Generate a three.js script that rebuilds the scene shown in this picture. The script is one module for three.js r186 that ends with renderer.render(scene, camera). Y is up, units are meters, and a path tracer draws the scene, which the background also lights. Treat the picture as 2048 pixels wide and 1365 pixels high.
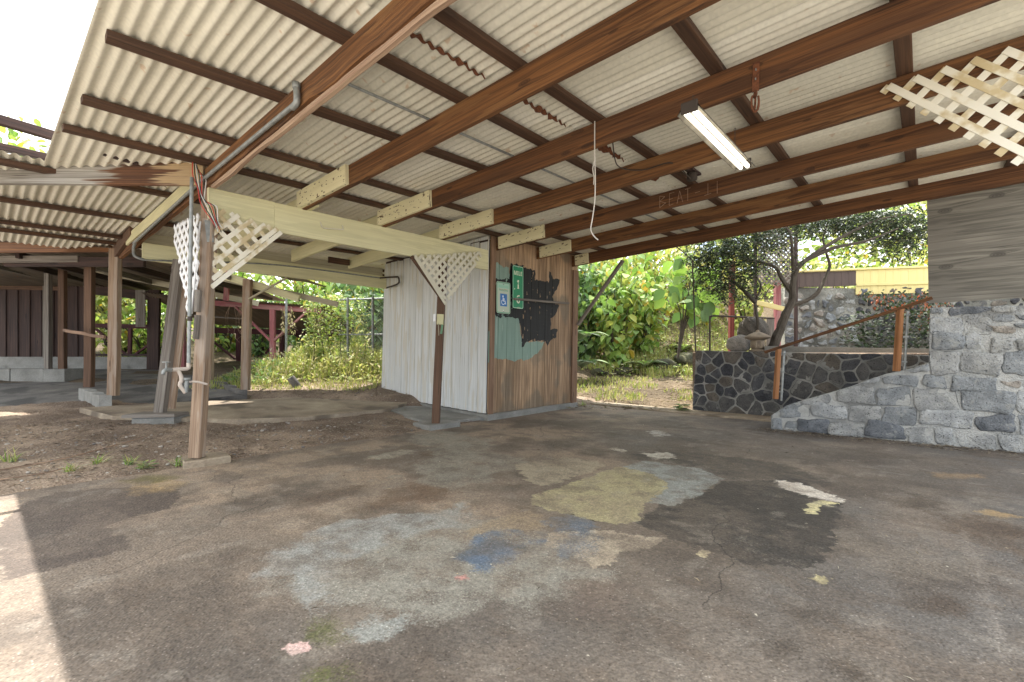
import * as THREE from 'three';
import { mergeGeometries, mergeVertices } from 'three/addons/utils/BufferGeometryUtils.js';
import { RectAreaLightUniformsLib } from 'three/addons/lights/RectAreaLightUniformsLib.js';

// ---------------------------------------------------------------- camera, sky, sun, exposure
const SN = 0.65907, CN = 0.75208;                 // the carport's axes stand at an angle to the view
const camera = new THREE.PerspectiveCamera(71.565, 1024 / 682, 0.05, 300);
camera.position.set(0, 1.05, 0);
camera.lookAt(CN, 1.05, -SN);
camera.setViewOffset(2048, 1365, 0, -22.5, 2048, 1365);   // lens shifted up a little, verticals stay upright
camera.updateProjectionMatrix();
const scene = new THREE.Scene();
const renderer = new THREE.WebGLRenderer({ antialias: true });
renderer.toneMapping = THREE.LinearToneMapping;
renderer.toneMappingExposure = 3.55;
renderer.shadowMap.enabled = true;
const sun = new THREE.DirectionalLight(new THREE.Color(1, 0.95, 0.88), 3.0);
sun.position.set(3.2, 40, -13.4);
sun.castShadow = true; sun.shadow.mapSize.set(4096, 4096);
sun.shadow.camera.left = -25; sun.shadow.camera.right = 25; sun.shadow.camera.top = 25; sun.shadow.camera.bottom = -25; sun.shadow.camera.far = 90;
sun.shadow.radius = 1.2;
scene.add(sun, sun.target);

// ---------------------------------------------------------------- noise and random
function rng(seed) { let a = seed >>> 0; return () => { a = (a + 0x6D2B79F5) | 0; let t = Math.imul(a ^ (a >>> 15), 1 | a); t = (t + Math.imul(t ^ (t >>> 7), 61 | t)) ^ t; return ((t ^ (t >>> 14)) >>> 0) / 4294967296; }; }
const R = rng(4711);
const rr = (a, b) => a + (b - a) * R();
const lerp = (a, b, t) => a + (b - a) * t, clamp = (x, a = 0, b = 1) => Math.min(b, Math.max(a, x));
const sstep = (a, b, x) => { const t = clamp((x - a) / (b - a)); return t * t * (3 - 2 * t); };
const hash = (x, y, s) => { let h = Math.imul(x, 374761393) ^ Math.imul(y, 668265263) ^ Math.imul(s, 1274126177); h = Math.imul(h ^ (h >>> 13), 1274126177); return ((h ^ (h >>> 16)) >>> 0) / 4294967296; };
function vn(x, y, s = 0, px = 1 << 20, py = 1 << 20) {      // value noise, periodic in px, py
  const xi = Math.floor(x), yi = Math.floor(y), fx = x - xi, fy = y - yi, u = fx * fx * (3 - 2 * fx), v = fy * fy * (3 - 2 * fy);
  const x0 = ((xi % px) + px) % px, x1 = (x0 + 1) % px, y0 = ((yi % py) + py) % py, y1 = (y0 + 1) % py;
  return lerp(lerp(hash(x0, y0, s), hash(x1, y0, s), u), lerp(hash(x0, y1, s), hash(x1, y1, s), u), v);
}
function fbm(x, y, o = 4, s = 0, px, py) { let a = 0, w = 0.5, t = 0; for (let i = 0; i < o; i++) { a += w * vn(x, y, s + i, px, py); t += w; w *= 0.5; x *= 2; y *= 2; if (px) { px *= 2; py *= 2; } } return a / t; }
const mix3 = (a, b, t) => [lerp(a[0], b[0], t), lerp(a[1], b[1], t), lerp(a[2], b[2], t)];

{ // sky: bright broken cloud, a little blue between, goes on the same all round
  const w = 512, h = 256, d = new Float32Array(w * h * 4);
  for (let j = 0; j < h; j++) for (let i = 0; i < w; i++) {
    const up = Math.sin(((j + 0.5) / h - 0.5) * Math.PI), k = (j * w + i) * 4;
    const n = fbm(i / w * 12, j / h * 9 + 3, 5, 77, 12, 1 << 18), m = fbm(i / w * 5, j / h * 6, 4, 5, 5, 1 << 18);
    const cl = sstep(0.32, 0.52, n * 0.65 + m * 0.35);
    let c = mix3([0.42, 0.58, 0.82], [1.02, 1.02, 1.0], cl);
    const b = 0.86 + 0.28 * (m - 0.5);
    c = up < 0 ? [0.2, 0.19, 0.17] : c.map((v) => v * b);
    d[k] = c[0]; d[k + 1] = c[1]; d[k + 2] = c[2]; d[k + 3] = 1;
  }
  const t = new THREE.DataTexture(d, w, h, THREE.RGBAFormat, THREE.FloatType);
  t.mapping = THREE.EquirectangularReflectionMapping; t.magFilter = THREE.LinearFilter; t.minFilter = THREE.LinearFilter; t.needsUpdate = true;
  scene.background = t; scene.environment = t;
}
const SKY = 1.0; scene.backgroundIntensity = SKY; scene.environmentIntensity = SKY;

// ---------------------------------------------------------------- textures
function tex(w, h, fn, { data = false, size = [1, 1], clampTo = false } = {}) {     // size: metres that one tile covers
  const d = new Uint8Array(w * h * 4);
  for (let j = 0; j < h; j++) for (let i = 0; i < w; i++) { const c = fn(i / w, j / h, i, j), k = (j * w + i) * 4; d[k] = clamp(c[0], 0, 255); d[k + 1] = clamp(c[1], 0, 255); d[k + 2] = clamp(c[2], 0, 255); d[k + 3] = 255; }
  const t = new THREE.DataTexture(d, w, h, THREE.RGBAFormat);
  t.wrapS = t.wrapT = clampTo ? THREE.ClampToEdgeWrapping : THREE.RepeatWrapping; t.magFilter = THREE.LinearFilter; t.minFilter = THREE.LinearMipmapLinearFilter; t.generateMipmaps = true;
  if (!data) t.colorSpace = THREE.SRGBColorSpace;
  t.repeat.set(1 / size[0], 1 / size[1]); t.needsUpdate = true; return t;
}
const gray = (fn) => (u, v, i, j) => { const g = fn(u, v, i, j) * 255; return [g, g, g]; };
// wood: grain runs along u; tile 3 m x 0.5 m
function woodTex(base, dark, { seed = 1, knots = 5, streak = 0.5, worn = null, chips = 0, checks = 0.55 } = {}) {
  const kn = []; const r = rng(seed * 97 + 5); for (let k = 0; k < knots; k++) kn.push([r() * 3, r() * 0.5, 0.012 + r() * 0.018]);
  return tex(1024, 256, (u, v) => {
    const x = u * 3, y = v * 0.5; let bend = 0, kd = 0;
    for (const [kx, ky, kr] of kn) { const dx = (x - kx) / 3.2, dy = y - ky, d = Math.hypot(dx, dy) / kr; bend += dy > 0 ? 0.5 * Math.exp(-d * d * 0.25) : -0.5 * Math.exp(-d * d * 0.25); kd = Math.max(kd, sstep(1.0, 0.55, d) * (0.75 + 0.25 * Math.sin(d * 20))); }
    const g1 = fbm(u * 4, v * 40 + bend * 3, 4, seed, 4, 1 << 18), g2 = vn(u * 14, v * 128 + bend * 6, seed + 9, 14, 1 << 18), big = fbm(u * 3, v * 4, 3, seed + 20, 3, 4);
    let t = clamp(0.5 + (g1 - 0.5) * 2.2 * streak + (g2 - 0.5) * 0.5 + (big - 0.5) * 0.7);
    let c = mix3(dark, base, t); c = mix3(c, dark.map((q) => q * 0.75), kd * 0.8);
    c = mix3(c, dark.map((q) => q * 0.55), sstep(0.86, 0.93, vn(u * 7, v * 90 + bend * 4, seed + 60, 7, 1 << 18)) * checks);
    if (worn) { const w = sstep(0.52, 0.62, fbm(u * 6, v * 9, 4, seed + 31, 6, 9)); c = mix3(c, worn, w * 0.75 * (0.6 + 0.4 * g2)); }
    if (chips) { const w = sstep(1 - chips, 1 - chips + 0.03, fbm(u * 64, v * 30, 3, seed + 44, 64, 30)); c = mix3(c, [86, 66, 46], w); }
    return c;
  }, { size: [3, 0.5] });
}
const woodBump = tex(1024, 256, gray((u, v) => 0.5 * fbm(u * 5, v * 60, 3, 3, 5, 60) + 0.5 * vn(u * 16, v * 128, 8, 16, 128)), { data: true, size: [3, 0.5] });
const M = {};
const std = (o) => new THREE.MeshStandardMaterial({ roughness: 0.85, ...o });
const woodMat = (name, base, dark, o = {}, m = {}) => (M[name] = std({ map: woodTex(base, dark, o), bumpMap: woodBump, bumpScale: 0.0025, roughness: 0.82, ...m }));
woodMat('rafter', [128, 86, 48], [76, 48, 26], { seed: 2, knots: 12, streak: 0.75, worn: [134, 96, 58] });
woodMat('rafterB', [120, 79, 44], [70, 43, 24], { seed: 12, knots: 10, streak: 0.75, worn: [98, 66, 41] });
woodMat('purlin', [98, 69, 48], [64, 44, 31], { seed: 3, knots: 5 });
woodMat('wane', [184, 158, 134], [140, 112, 92], { seed: 4, knots: 2 });
woodMat('post', [172, 150, 128], [126, 102, 82], { seed: 5, knots: 3, worn: [172, 160, 148] });
woodMat('postBrown', [114, 86, 66], [78, 57, 43], { seed: 6, knots: 5 });
woodMat('grayWood', [150, 143, 134], [98, 90, 82], { seed: 7, knots: 3 });
woodMat('paint', [226, 221, 180], [208, 202, 162], { seed: 8, knots: 0, streak: 0.45, checks: 0.12, worn: [204, 199, 158] });
woodMat('chipped', [230, 223, 186], [216, 207, 168], { seed: 9, knots: 0, streak: 0.3, chips: 0.27, checks: 0.1 });
woodMat('paintGray', [190, 182, 158], [168, 160, 138], { seed: 10, knots: 0, streak: 0.5 });
woodMat('dark', [84, 62, 54], [44, 33, 31], { seed: 11, knots: 3 });
woodMat('hutWhite', [228, 230, 229], [208, 210, 207], { seed: 13, knots: 0, streak: 0.75, checks: 0.2, worn: [206, 200, 184] });
woodMat('trim', [150, 122, 98], [110, 84, 66], { seed: 14, knots: 4, worn: [150, 120, 98] });
woodMat('pink', [178, 112, 114], [146, 86, 90], { seed: 15, knots: 1, worn: [176, 140, 134] });
woodMat('maroon', [92, 50, 52], [62, 32, 36], { seed: 16, knots: 1 });
woodMat('redPost', [150, 78, 66], [104, 48, 42], { seed: 17, knots: 2 });
woodMat('orange', [186, 134, 92], [148, 100, 64], { seed: 18, knots: 4 });
woodMat('ply', [140, 135, 124], [98, 94, 86], { seed: 19, knots: 7, streak: 0.8, worn: [122, 117, 108] });
M.plastic = std({ map: tex(256, 256, (u, v) => mix3(mix3([224, 218, 198], [236, 232, 218], fbm(u * 6, v * 6, 4, 63, 6, 6)), [186, 164, 116], sstep(0.55, 0.72, fbm(u * 5, v * 5, 5, 64, 5, 5)) * 0.7), { size: [0.7, 0.7] }), roughness: 0.5 });
M.creamPlastic = std({ color: new THREE.Color().setRGB(0.66, 0.63, 0.5), roughness: 0.55 });
M.whitePlastic = std({ color: new THREE.Color().setRGB(0.8, 0.8, 0.8), roughness: 0.4 });
M.galv = std({ map: tex(128, 128, (u, v) => { const n = fbm(u * 9, v * 9, 4, 6, 9, 9); return mix3([120, 124, 124], [172, 174, 170], n); }, { size: [0.3, 0.3] }), metalness: 0.5, roughness: 0.55 });
M.iron = std({ color: new THREE.Color().setRGB(0.07, 0.055, 0.045), roughness: 0.8, metalness: 0.3 });
M.rust = std({ map: tex(256, 256, (u, v) => mix3([72, 42, 29], [146, 92, 60], fbm(u * 24, v * 24, 4, 61, 24, 24)), { size: [0.4, 0.4] }), roughness: 0.95, bumpMap: woodBump, bumpScale: 0.003 });
const concTex = (a, b, seed) => tex(512, 512, (u, v) => { const n = fbm(u * 5, v * 5, 5, seed, 5, 5), f = vn(u * 128, v * 128, seed + 7, 128, 128), st = sstep(0.55, 0.72, fbm(u * 3, v * 3, 4, seed + 13, 3, 3)); return mix3(mix3(a, b, clamp(n * 1.5 - 0.25 + (f - 0.5) * 0.35)), a.map((q) => q * 0.72), st * 0.6); }, { size: [1.6, 1.6] });
const concBump = tex(512, 512, gray((u, v) => 0.6 * fbm(u * 24, v * 24, 4, 91, 24, 24) + 0.4 * vn(u * 150, v * 150, 92, 150, 150)), { data: true, size: [1.2, 1.2] });
M.concrete = std({ map: concTex([120, 119, 114], [162, 161, 155], 21), bumpMap: concBump, bumpScale: 0.006, roughness: 0.92 });
M.concreteWarm = std({ map: concTex([124, 110, 94], [178, 164, 142], 22), bumpMap: concBump, bumpScale: 0.005, roughness: 0.92 });
M.concreteDark = std({ map: concTex([84, 82, 80], [132, 128, 122], 23), bumpMap: concBump, bumpScale: 0.006, roughness: 0.9 });
const dirtMap = (a, b, seed, size) => tex(1024, 1024, (u, v) => {
  const n = fbm(u * 6, v * 6, 5, seed, 6, 6), f = hash(Math.floor(u * 1024), Math.floor(v * 1024), seed), g = vn(u * 160, v * 160, seed + 3, 160, 160);
  let c = mix3(a, b, clamp(n * 1.7 - 0.35 + (g - 0.5) * 0.6)); if (g > 0.86) c = mix3(c, [170, 158, 140], 0.5); if (f > 0.985) c = [176, 164, 146]; return c.map((q) => q * (0.86 + 0.28 * f));
}, { size });
const dirtBump = tex(1024, 1024, gray((u, v) => 0.5 * fbm(u * 40, v * 40, 4, 31, 40, 40) + 0.5 * Math.pow(vn(u * 170, v * 170, 33, 170, 170), 2)), { data: true, size: [2, 2] });
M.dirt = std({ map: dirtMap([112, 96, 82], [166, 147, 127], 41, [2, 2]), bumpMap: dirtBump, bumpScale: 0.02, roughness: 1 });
M.yard = std({ map: dirtMap([80, 68, 52], [122, 106, 84], 42, [3, 3]), bumpMap: dirtBump, bumpScale: 0.03, roughness: 1 });
M.drive = std({ map: dirtMap([158, 152, 143], [188, 181, 170], 43, [2.4, 2.4]), bumpMap: dirtBump, bumpScale: 0.004, roughness: 0.95 });  // unseen drive, paler than the floor so its sun bounce lights the ceiling
const metalTex = (a, b, seed, stain = 0.5) => tex(1024, 512, (u, v) => {                      // u along the slope (4 m), v across (2 m)
  const n = fbm(u * 5, v * 6, 4, seed, 5, 6), s = fbm(u * 3, v * 40, 4, seed + 4, 3, 40), f = vn(u * 256, v * 160, seed + 8, 256, 160);
  let c = mix3(a, b, clamp(0.5 + (n - 0.5) * 0.9 + (s - 0.5) * 0.8)); const sp = sstep(0.76, 0.84, fbm(u * 44, v * 26, 4, seed + 12, 44, 26)); c = mix3(c, [158, 104, 62], sp * stain); return c.map((q) => q * (0.97 + 0.06 * f));
}, { size: [4, 2] });
M.sheet = std({ map: metalTex([214, 210, 196], [236, 233, 220], 51, 0.3), roughness: 0.6, metalness: 0.0 });
M.sheets = [[1, 1, 1], [0.93, 0.92, 0.89], [0.97, 0.965, 0.95], [0.9, 0.9, 0.88]].map((c) => { const m = M.sheet.clone(); m.color.setRGB(...c); return m; });
M.sheetOld = std({ map: metalTex([104, 92, 82], [146, 132, 116], 53, 0.7), roughness: 0.8 });
M.stone = [];
for (const [k, [a, b]] of [[[116, 120, 123], [158, 162, 164]], [[128, 130, 130], [172, 173, 171]], [[130, 125, 118], [168, 161, 152]], [[86, 90, 95], [126, 130, 135]], [[140, 143, 144], [188, 190, 190]]].entries())
  M.stone.push(std({ map: tex(256, 256, (u, v) => { const n = fbm(u * 6, v * 6, 5, 71 + k, 6, 6), f = vn(u * 64, v * 64, 72 + k, 64, 64); let c = mix3(a, b, clamp(n * 1.6 - 0.3 + (f - 0.5) * 0.5)); if (f < 0.12) c = c.map((q) => q * 0.55); return mix3(c, [164, 164, 158], sstep(0.66, 0.76, fbm(u * 9, v * 9, 4, 77 + k, 9, 9)) * 0.5); }, { size: [0.6, 0.6] }), bumpMap: concBump, bumpScale: 0.016, roughness: 0.95 }));
M.stoneDark = [];
for (const [k, [a, b]] of [[[66, 67, 70], [98, 98, 100]], [[78, 78, 78], [110, 108, 105]], [[54, 55, 59], [84, 85, 89]], [[86, 81, 75], [116, 109, 100]]].entries())
  M.stoneDark.push(std({ map: tex(256, 256, (u, v) => { const n = fbm(u * 6, v * 6, 5, 171 + k, 6, 6), f = vn(u * 64, v * 64, 172 + k, 64, 64); let c = mix3(a, b, clamp(n * 1.6 - 0.3 + (f - 0.5) * 0.5)); if (f < 0.14) c = c.map((q) => q * 0.55); return mix3(c, [140, 140, 134], sstep(0.68, 0.78, fbm(u * 9, v * 9, 4, 177 + k, 9, 9)) * 0.4); }, { size: [0.6, 0.6] }), bumpMap: concBump, bumpScale: 0.014, roughness: 0.95 }));
M.mortar = std({ map: concTex([154, 156, 155], [198, 198, 194], 81), bumpMap: concBump, bumpScale: 0.025, roughness: 1 });
M.mortarDark = std({ map: concTex([140, 140, 135], [172, 170, 164], 82), bumpMap: concBump, bumpScale: 0.018, roughness: 1 });
M.mortarOld = std({ map: concTex([112, 112, 106], [190, 188, 178], 83), bumpMap: concBump, bumpScale: 0.03, roughness: 1 });
M.bark = std({ map: tex(256, 256, (u, v) => mix3([56, 50, 43], [100, 92, 81], fbm(u * 6, v * 20, 4, 88, 6, 20)), { size: [0.6, 0.3] }), bumpMap: concBump, bumpScale: 0.012, roughness: 1 });
M.cream = std({ map: woodTex([224, 210, 148], [214, 198, 134], { seed: 27, knots: 0, streak: 0.25, checks: 0 }), roughness: 0.8 });
M.brownPaint = std({ map: woodTex([96, 82, 76], [82, 70, 66], { seed: 28, knots: 0, streak: 0.25 }), roughness: 0.8 });
const leafMat = (t = 0.42, rough = 0.5, coat = 0.3) => new THREE.MeshPhysicalMaterial({ vertexColors: true, transmission: t, thickness: 0, roughness: rough, clearcoat: coat, clearcoatRoughness: 0.3, side: THREE.DoubleSide });
M.leaf = leafMat(0.5, 0.92); M.leafDark = leafMat(0.25, 0.9, 0.12); M.grass = leafMat(0.45, 0.95);
M.litter = std({ vertexColors: true, side: THREE.DoubleSide, roughness: 1 });

// ---------------------------------------------------------------- building helpers
// W(u, y, v): u along the girder, v along the rafters; Yd(x, y, z): axes of the back yard, z away from the drive
const W = (u, y, v) => new THREE.Vector3(u, y, -v);
const Yd = (x, y, z) => W(SN * x + CN * z, y, -CN * x + SN * z);
const toYard = (u, v) => [SN * u - CN * v, CN * u + SN * v];
const names = new Map();
function numbered(n) { const k = names.get(n) ?? 0; names.set(n, k + 1); return k ? n + '_' + String(k).padStart(3, '0') : n; }
function thing(name, label, category, base, group) {
  const g = new THREE.Group(); g.name = numbered(name); g.position.copy(base); g.userData = { label, category }; if (group) g.userData.group = group; scene.add(g); g.updateMatrixWorld(true); return g;
}
function part(parent, name, geo, mat, pos, quat) {
  const m = new THREE.Mesh(geo, mat); m.name = name; m.castShadow = m.receiveShadow = true; if (pos) m.position.copy(pos); if (quat) m.quaternion.copy(quat);
  scene.add(m); m.updateMatrixWorld(true); if (parent !== scene) { parent.updateWorldMatrix(true, false); parent.attach(m); } return m;
}
function solo(name, label, category, geo, mat, pos, quat, group) {      // a thing that is one mesh
  const m = part(scene, numbered(name), geo, mat, pos, quat); m.userData = { label, category }; if (group) m.userData.group = group; return m;
}
function struct(name, geo, mat) { const m = part(scene, numbered(name), geo, mat); m.userData = { kind: 'structure' }; return m; }
function setGeo(pos, uv, idx, col) {
  const g = new THREE.BufferGeometry(); g.setAttribute('position', new THREE.Float32BufferAttribute(pos, 3)); if (uv) g.setAttribute('uv', new THREE.Float32BufferAttribute(uv, 2)); if (col) g.setAttribute('color', new THREE.Float32BufferAttribute(col, 3));
  if (idx) g.setIndex(idx); g.computeVertexNormals(); return g;
}
// a sawn timber along +x with chamfered edges; grain along u
function timberGeo(L, w, h, { seg = 1, wob = 0, ch = 0.004, wane = 0, sag = 0 } = {}) {
  ch = Math.min(ch, w * 0.3, h * 0.3); const y = h / 2, z = w / 2, ring = [[-y, -z + ch], [-y + ch, -z], [y - ch, -z], [y, -z + ch], [y, z - ch], [y - ch, z], [-y + ch, z], [-y, z - ch]];
  const pos = [], uv = [], idx = [], ou = R() * 3, ov = R() * 0.5, per = [0]; for (let k = 0; k < 8; k++) { const a = ring[k], b = ring[(k + 1) % 8]; per.push(per[k] + Math.hypot(a[0] - b[0], a[1] - b[1])); }
  const s1 = Math.floor(R() * 1e4), offs = []; for (let i = 0; i <= seg; i++) { const t = i / seg; offs.push([wob * (vn(t * 4, 0.5, s1) - 0.5) * 2 - sag * 4 * t * (1 - t), wob * (vn(t * 4, 7.5, s1) - 0.5) * 2, wane ? wane * (vn(t * L * 3.4, 3.3, s1) * 1.4 + 0.3 * vn(t * L * 13, 1.3, s1)) : 0]); }
  for (let i = 0; i < seg; i++) for (let k = 0; k < 8; k++) {                // flat-shaded faces: own vertices
    const b = pos.length / 3, a0 = ring[k], a1 = ring[(k + 1) % 8];
    for (const [ii, kk, a] of [[i, k, a0], [i + 1, k, a0], [i + 1, k + 1, a1], [i, k + 1, a1]]) { const o = offs[ii]; pos.push(ii / seg * L, a[0] + o[0] + (a[0] < 0 ? o[2] : 0), a[1] + o[1]); uv.push(ou + ii / seg * L, ov + per[kk]); }
    idx.push(b, b + 1, b + 2, b, b + 2, b + 3);
  }
  for (const e of [0, 1]) { const b = pos.length / 3, o = offs[e * seg]; for (const a of ring) { pos.push(e * L, a[0] + o[0] + (a[0] < 0 ? o[2] : 0), a[1] + o[1]); uv.push(ou + a[0] * 0.3, ov + a[1]); } for (let k = 1; k < 7; k++) e ? idx.push(b, b + k + 1, b + k) : idx.push(b, b + k, b + k + 1); }
  return setGeo(pos, uv, idx);
}
function frame(p0, p1, up = new THREE.Vector3(0, 1, 0)) {
  const x = p1.clone().sub(p0).normalize(); if (Math.abs(x.dot(up)) > 0.97) up = new THREE.Vector3(CN, 0, -SN); const y = up.clone().addScaledVector(x, -x.dot(up)).normalize(), z = x.clone().cross(y);
  return new THREE.Quaternion().setFromRotationMatrix(new THREE.Matrix4().makeBasis(x, y, z));
}
const timber = (parent, name, p0, p1, w, h, mat, o = {}) => part(parent, name, timberGeo(p0.distanceTo(p1), w, h, o), mat, p0, frame(p0, p1, o.up));
// pipe, cable or limb through points, tapered
function tubeGeo(pts, r0, r1 = r0, rad = 7, seg = 0, rough = 0) {
  const c = pts.length > 2 ? new THREE.CatmullRomCurve3(pts, false, 'catmullrom', 0.4) : new THREE.LineCurve3(pts[0], pts[1]); const n = seg || (pts.length > 2 ? pts.length * 4 : 1), f = pts.length > 2 ? c.computeFrenetFrames(n) : null;
  const pos = [], uv = [], idx = [], len = c.getLength(), s1 = Math.floor(R() * 1e4), nl = f ? null : frame(pts[0], pts[1]);
  for (let i = 0; i <= n; i++) { const t = i / n, p = c.getPointAt(t), N = f ? f.normals[i] : new THREE.Vector3(0, 1, 0).applyQuaternion(nl), B = f ? f.binormals[i] : new THREE.Vector3(0, 0, 1).applyQuaternion(nl), r = lerp(r0, r1, t);
    for (let k = 0; k <= rad; k++) { const a = k / rad * Math.PI * 2, q = r * (1 + rough * (vn(t * len * 14, (k % rad) * 1.7, s1) - 0.5)); pos.push(p.x + q * (Math.cos(a) * N.x + Math.sin(a) * B.x), p.y + q * (Math.cos(a) * N.y + Math.sin(a) * B.y), p.z + q * (Math.cos(a) * N.z + Math.sin(a) * B.z)); uv.push(t * len, k / rad * 6.28 * r0); } }
  for (let i = 0; i < n; i++) for (let k = 0; k < rad; k++) { const a = i * (rad + 1) + k, b = a + rad + 1; idx.push(a, a + 1, b, b, a + 1, b + 1); }
  for (const e of [0, n]) { const p = c.getPointAt(e / n), b = pos.length / 3; pos.push(p.x, p.y, p.z); uv.push(0, 0); for (let k = 0; k < rad; k++) { const a = e * (rad + 1) + k; e ? idx.push(b, a, a + 1) : idx.push(b, a + 1, a); } }
  return setGeo(pos, uv, idx);
}
const tube = (parent, name, pts, r, mat, r1, rad, seg) => part(parent, name, tubeGeo(pts, r, r1, rad, seg), mat);
// a slab or block: polygon in plan (u, v pairs), bottom y0, top y(u, v)
function slabGeo(poly, y0, yTop, sub = 1) {
  const n = poly.length / 2, cu = poly.filter((_, i) => !(i & 1)).reduce((a, b) => a + b) / n, cv = poly.filter((_, i) => i & 1).reduce((a, b) => a + b) / n, pos = [], uv = [], idx = [], top = typeof yTop === 'number' ? () => yTop : yTop;
  pos.push(cu, top(cu, cv), -cv); uv.push(cu, cv); const ch = 0.012;
  for (let i = 0; i < n; i++) { const u = poly[2 * i], v = poly[2 * i + 1], du = cu - u, dv = cv - v, l = Math.hypot(du, dv) || 1; pos.push(u + du / l * ch, top(u, v), -(v + dv / l * ch)); uv.push(u, v); }
  for (let i = 0; i < n; i++) idx.push(0, 1 + i, 1 + (i + 1) % n);
  let run = 0;
  for (let i = 0; i < n; i++) { const j = (i + 1) % n, b = pos.length / 3, u0 = poly[2 * i], v0 = poly[2 * i + 1], u1 = poly[2 * j], v1 = poly[2 * j + 1], l = Math.hypot(u1 - u0, v1 - v0), t0 = pos.slice(3 * (1 + i), 3 * (1 + i) + 3), t1 = pos.slice(3 * (1 + j), 3 * (1 + j) + 3);
    pos.push(...t0, ...t1, u0, t0[1] - ch, -v0, u1, t1[1] - ch, -v1, u0, y0, -v0, u1, y0, -v1); uv.push(run, 0.012, run + l, 0.012, run, 0, run + l, 0, run, y0 - t0[1], run + l, y0 - t1[1]); run += l; idx.push(b, b + 2, b + 1, b + 1, b + 2, b + 3, b + 2, b + 4, b + 3, b + 3, b + 4, b + 5); }
  const g = setGeo(pos, uv, idx), ng = g.toNonIndexed(); ng.computeVertexNormals(); return ng;
}
const boxPoly = (u0, v0, u1, v1) => [u0, v0, u1, v0, u1, v1, u0, v1];
const yardPoly = (list) => { const o = []; for (let i = 0; i < list.length; i += 2) o.push(SN * list[i] + CN * list[i + 1], -CN * list[i] + SN * list[i + 1]); return o; };
// recentre a geometry built in world space so that its mesh sits at its own base
function placed(parent, name, geo, mat) { geo.computeBoundingBox(); const b = geo.boundingBox, c = new THREE.Vector3((b.min.x + b.max.x) / 2, b.min.y, (b.min.z + b.max.z) / 2); geo.translate(-c.x, -c.y, -c.z); return part(parent, name, geo, mat, c); }
function soloPlaced(name, label, category, geo, mat, group) { const m = placed(scene, numbered(name), geo, mat); m.userData = { label, category }; if (group) m.userData.group = group; return m; }
// ---------------------------------------------------------------- ground
const yl = (z) => z < 8 ? 0 : z < 10 ? lerp(0.2, 0.45, (z - 8) / 2) : z < 12.5 ? lerp(0.45, 0.62, (z - 10) / 2.5) : z < 20 ? lerp(0.62, 1.3, (z - 12.5) / 7.5) : 1.3 + (z - 20) * 0.12;
const yrt = (z) => z < 9 ? 0 : z < 10.5 ? lerp(0, 0.1, (z - 9) / 1.5) : z < 13.4 ? lerp(0.1, 0.42, (z - 10.5) / 2.9) : z < 15 ? lerp(0.42, 1.0, (z - 13.4) / 1.6) : z < 19 ? lerp(1.0, 3.0, (z - 15) / 4) : 3 + (z - 19) * 0.2;
function groundY(u, v) {
  const [x, z] = toYard(u, v), dirt = v < 5.15 ? 0 : 0.05 * Math.min(v - 5.15, 5);
  const left = Math.max(dirt, yl(z) * sstep(8, 8.6, z)); const y = lerp(left, Math.max(v < 5.15 || u > 8 ? 0 : dirt, yrt(z)), sstep(-1.5, 1, x));
  return y;
}
function sheetGeo(u0, u1, v0, v1, step, fy, uvs = 1) {
  const nu = Math.ceil((u1 - u0) / step), nv = Math.ceil((v1 - v0) / step), pos = [], uv = [], idx = [];
  for (let j = 0; j <= nv; j++) for (let i = 0; i <= nu; i++) { const u = lerp(u0, u1, i / nu), v = lerp(v0, v1, j / nv); pos.push(u, fy(u, v), -v); uv.push(u * uvs, v * uvs); }
  for (let j = 0; j < nv; j++) for (let i = 0; i < nu; i++) { const a = j * (nu + 1) + i, b = a + nu + 1; idx.push(a, a + 1, b, b, a + 1, b + 1); }
  return setGeo(pos, uv, idx);
}
struct('drive', sheetGeo(-70, 70, -70, 70, 10, () => -0.02), M.drive);
{ // back yard and bank: in yard axes so that the near edge lies behind the slabs
  const pos = [], uv = [], idx = [], nx = 150, nz = 110;
  for (let j = 0; j <= nz; j++) for (let i = 0; i <= nx; i++) { const x = lerp(-32, 34, i / nx), z = 8.2 + 50 * Math.pow(j / nz, 1.7), p = Yd(x, 0, z), u = p.x, v = -p.z; let y = groundY(u, v) + (fbm(x * 1.2, z * 1.2, 4, 301) - 0.5) * 0.16 * sstep(8.6, 10, z) + (fbm(x * 0.5, z * 0.5, 3, 305) - 0.5) * 0.9 * sstep(14, 18, z);
    if (u < 8.7 && v < 9.6 && u > -6) y = -0.1; else if (v < 3.3 && u > 8.3) y = Math.min(y, 0.4); pos.push(p.x, y - 0.01, p.z); uv.push(x, z); }
  for (let j = 0; j < nz; j++) for (let i = 0; i < nx; i++) { const a = j * (nx + 1) + i, b = a + nx + 1; idx.push(a, a + 1, b, b, a + 1, b + 1); }
  struct('yard_ground', setGeo(pos, uv, idx), M.yard);
}
struct('dirt_strip', sheetGeo(-5, 8.66, 4.85, 10.2, 0.05, (u, v) => groundY(u, v) + sstep(5.0, 5.4, v) * ((fbm(u * 3, v * 3, 4, 311) - 0.45) * 0.05 + (vn(u * 16, v * 16, 312) - 0.5) * 0.016) + lerp(-0.05, 0.012, sstep(4.92, 5.2, v + (fbm(u * 2.5, v * 2.5, 4, 315) - 0.5) * 0.28 + (vn(u * 14, v * 14, 316) - 0.5) * 0.06))), M.dirt);
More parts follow.
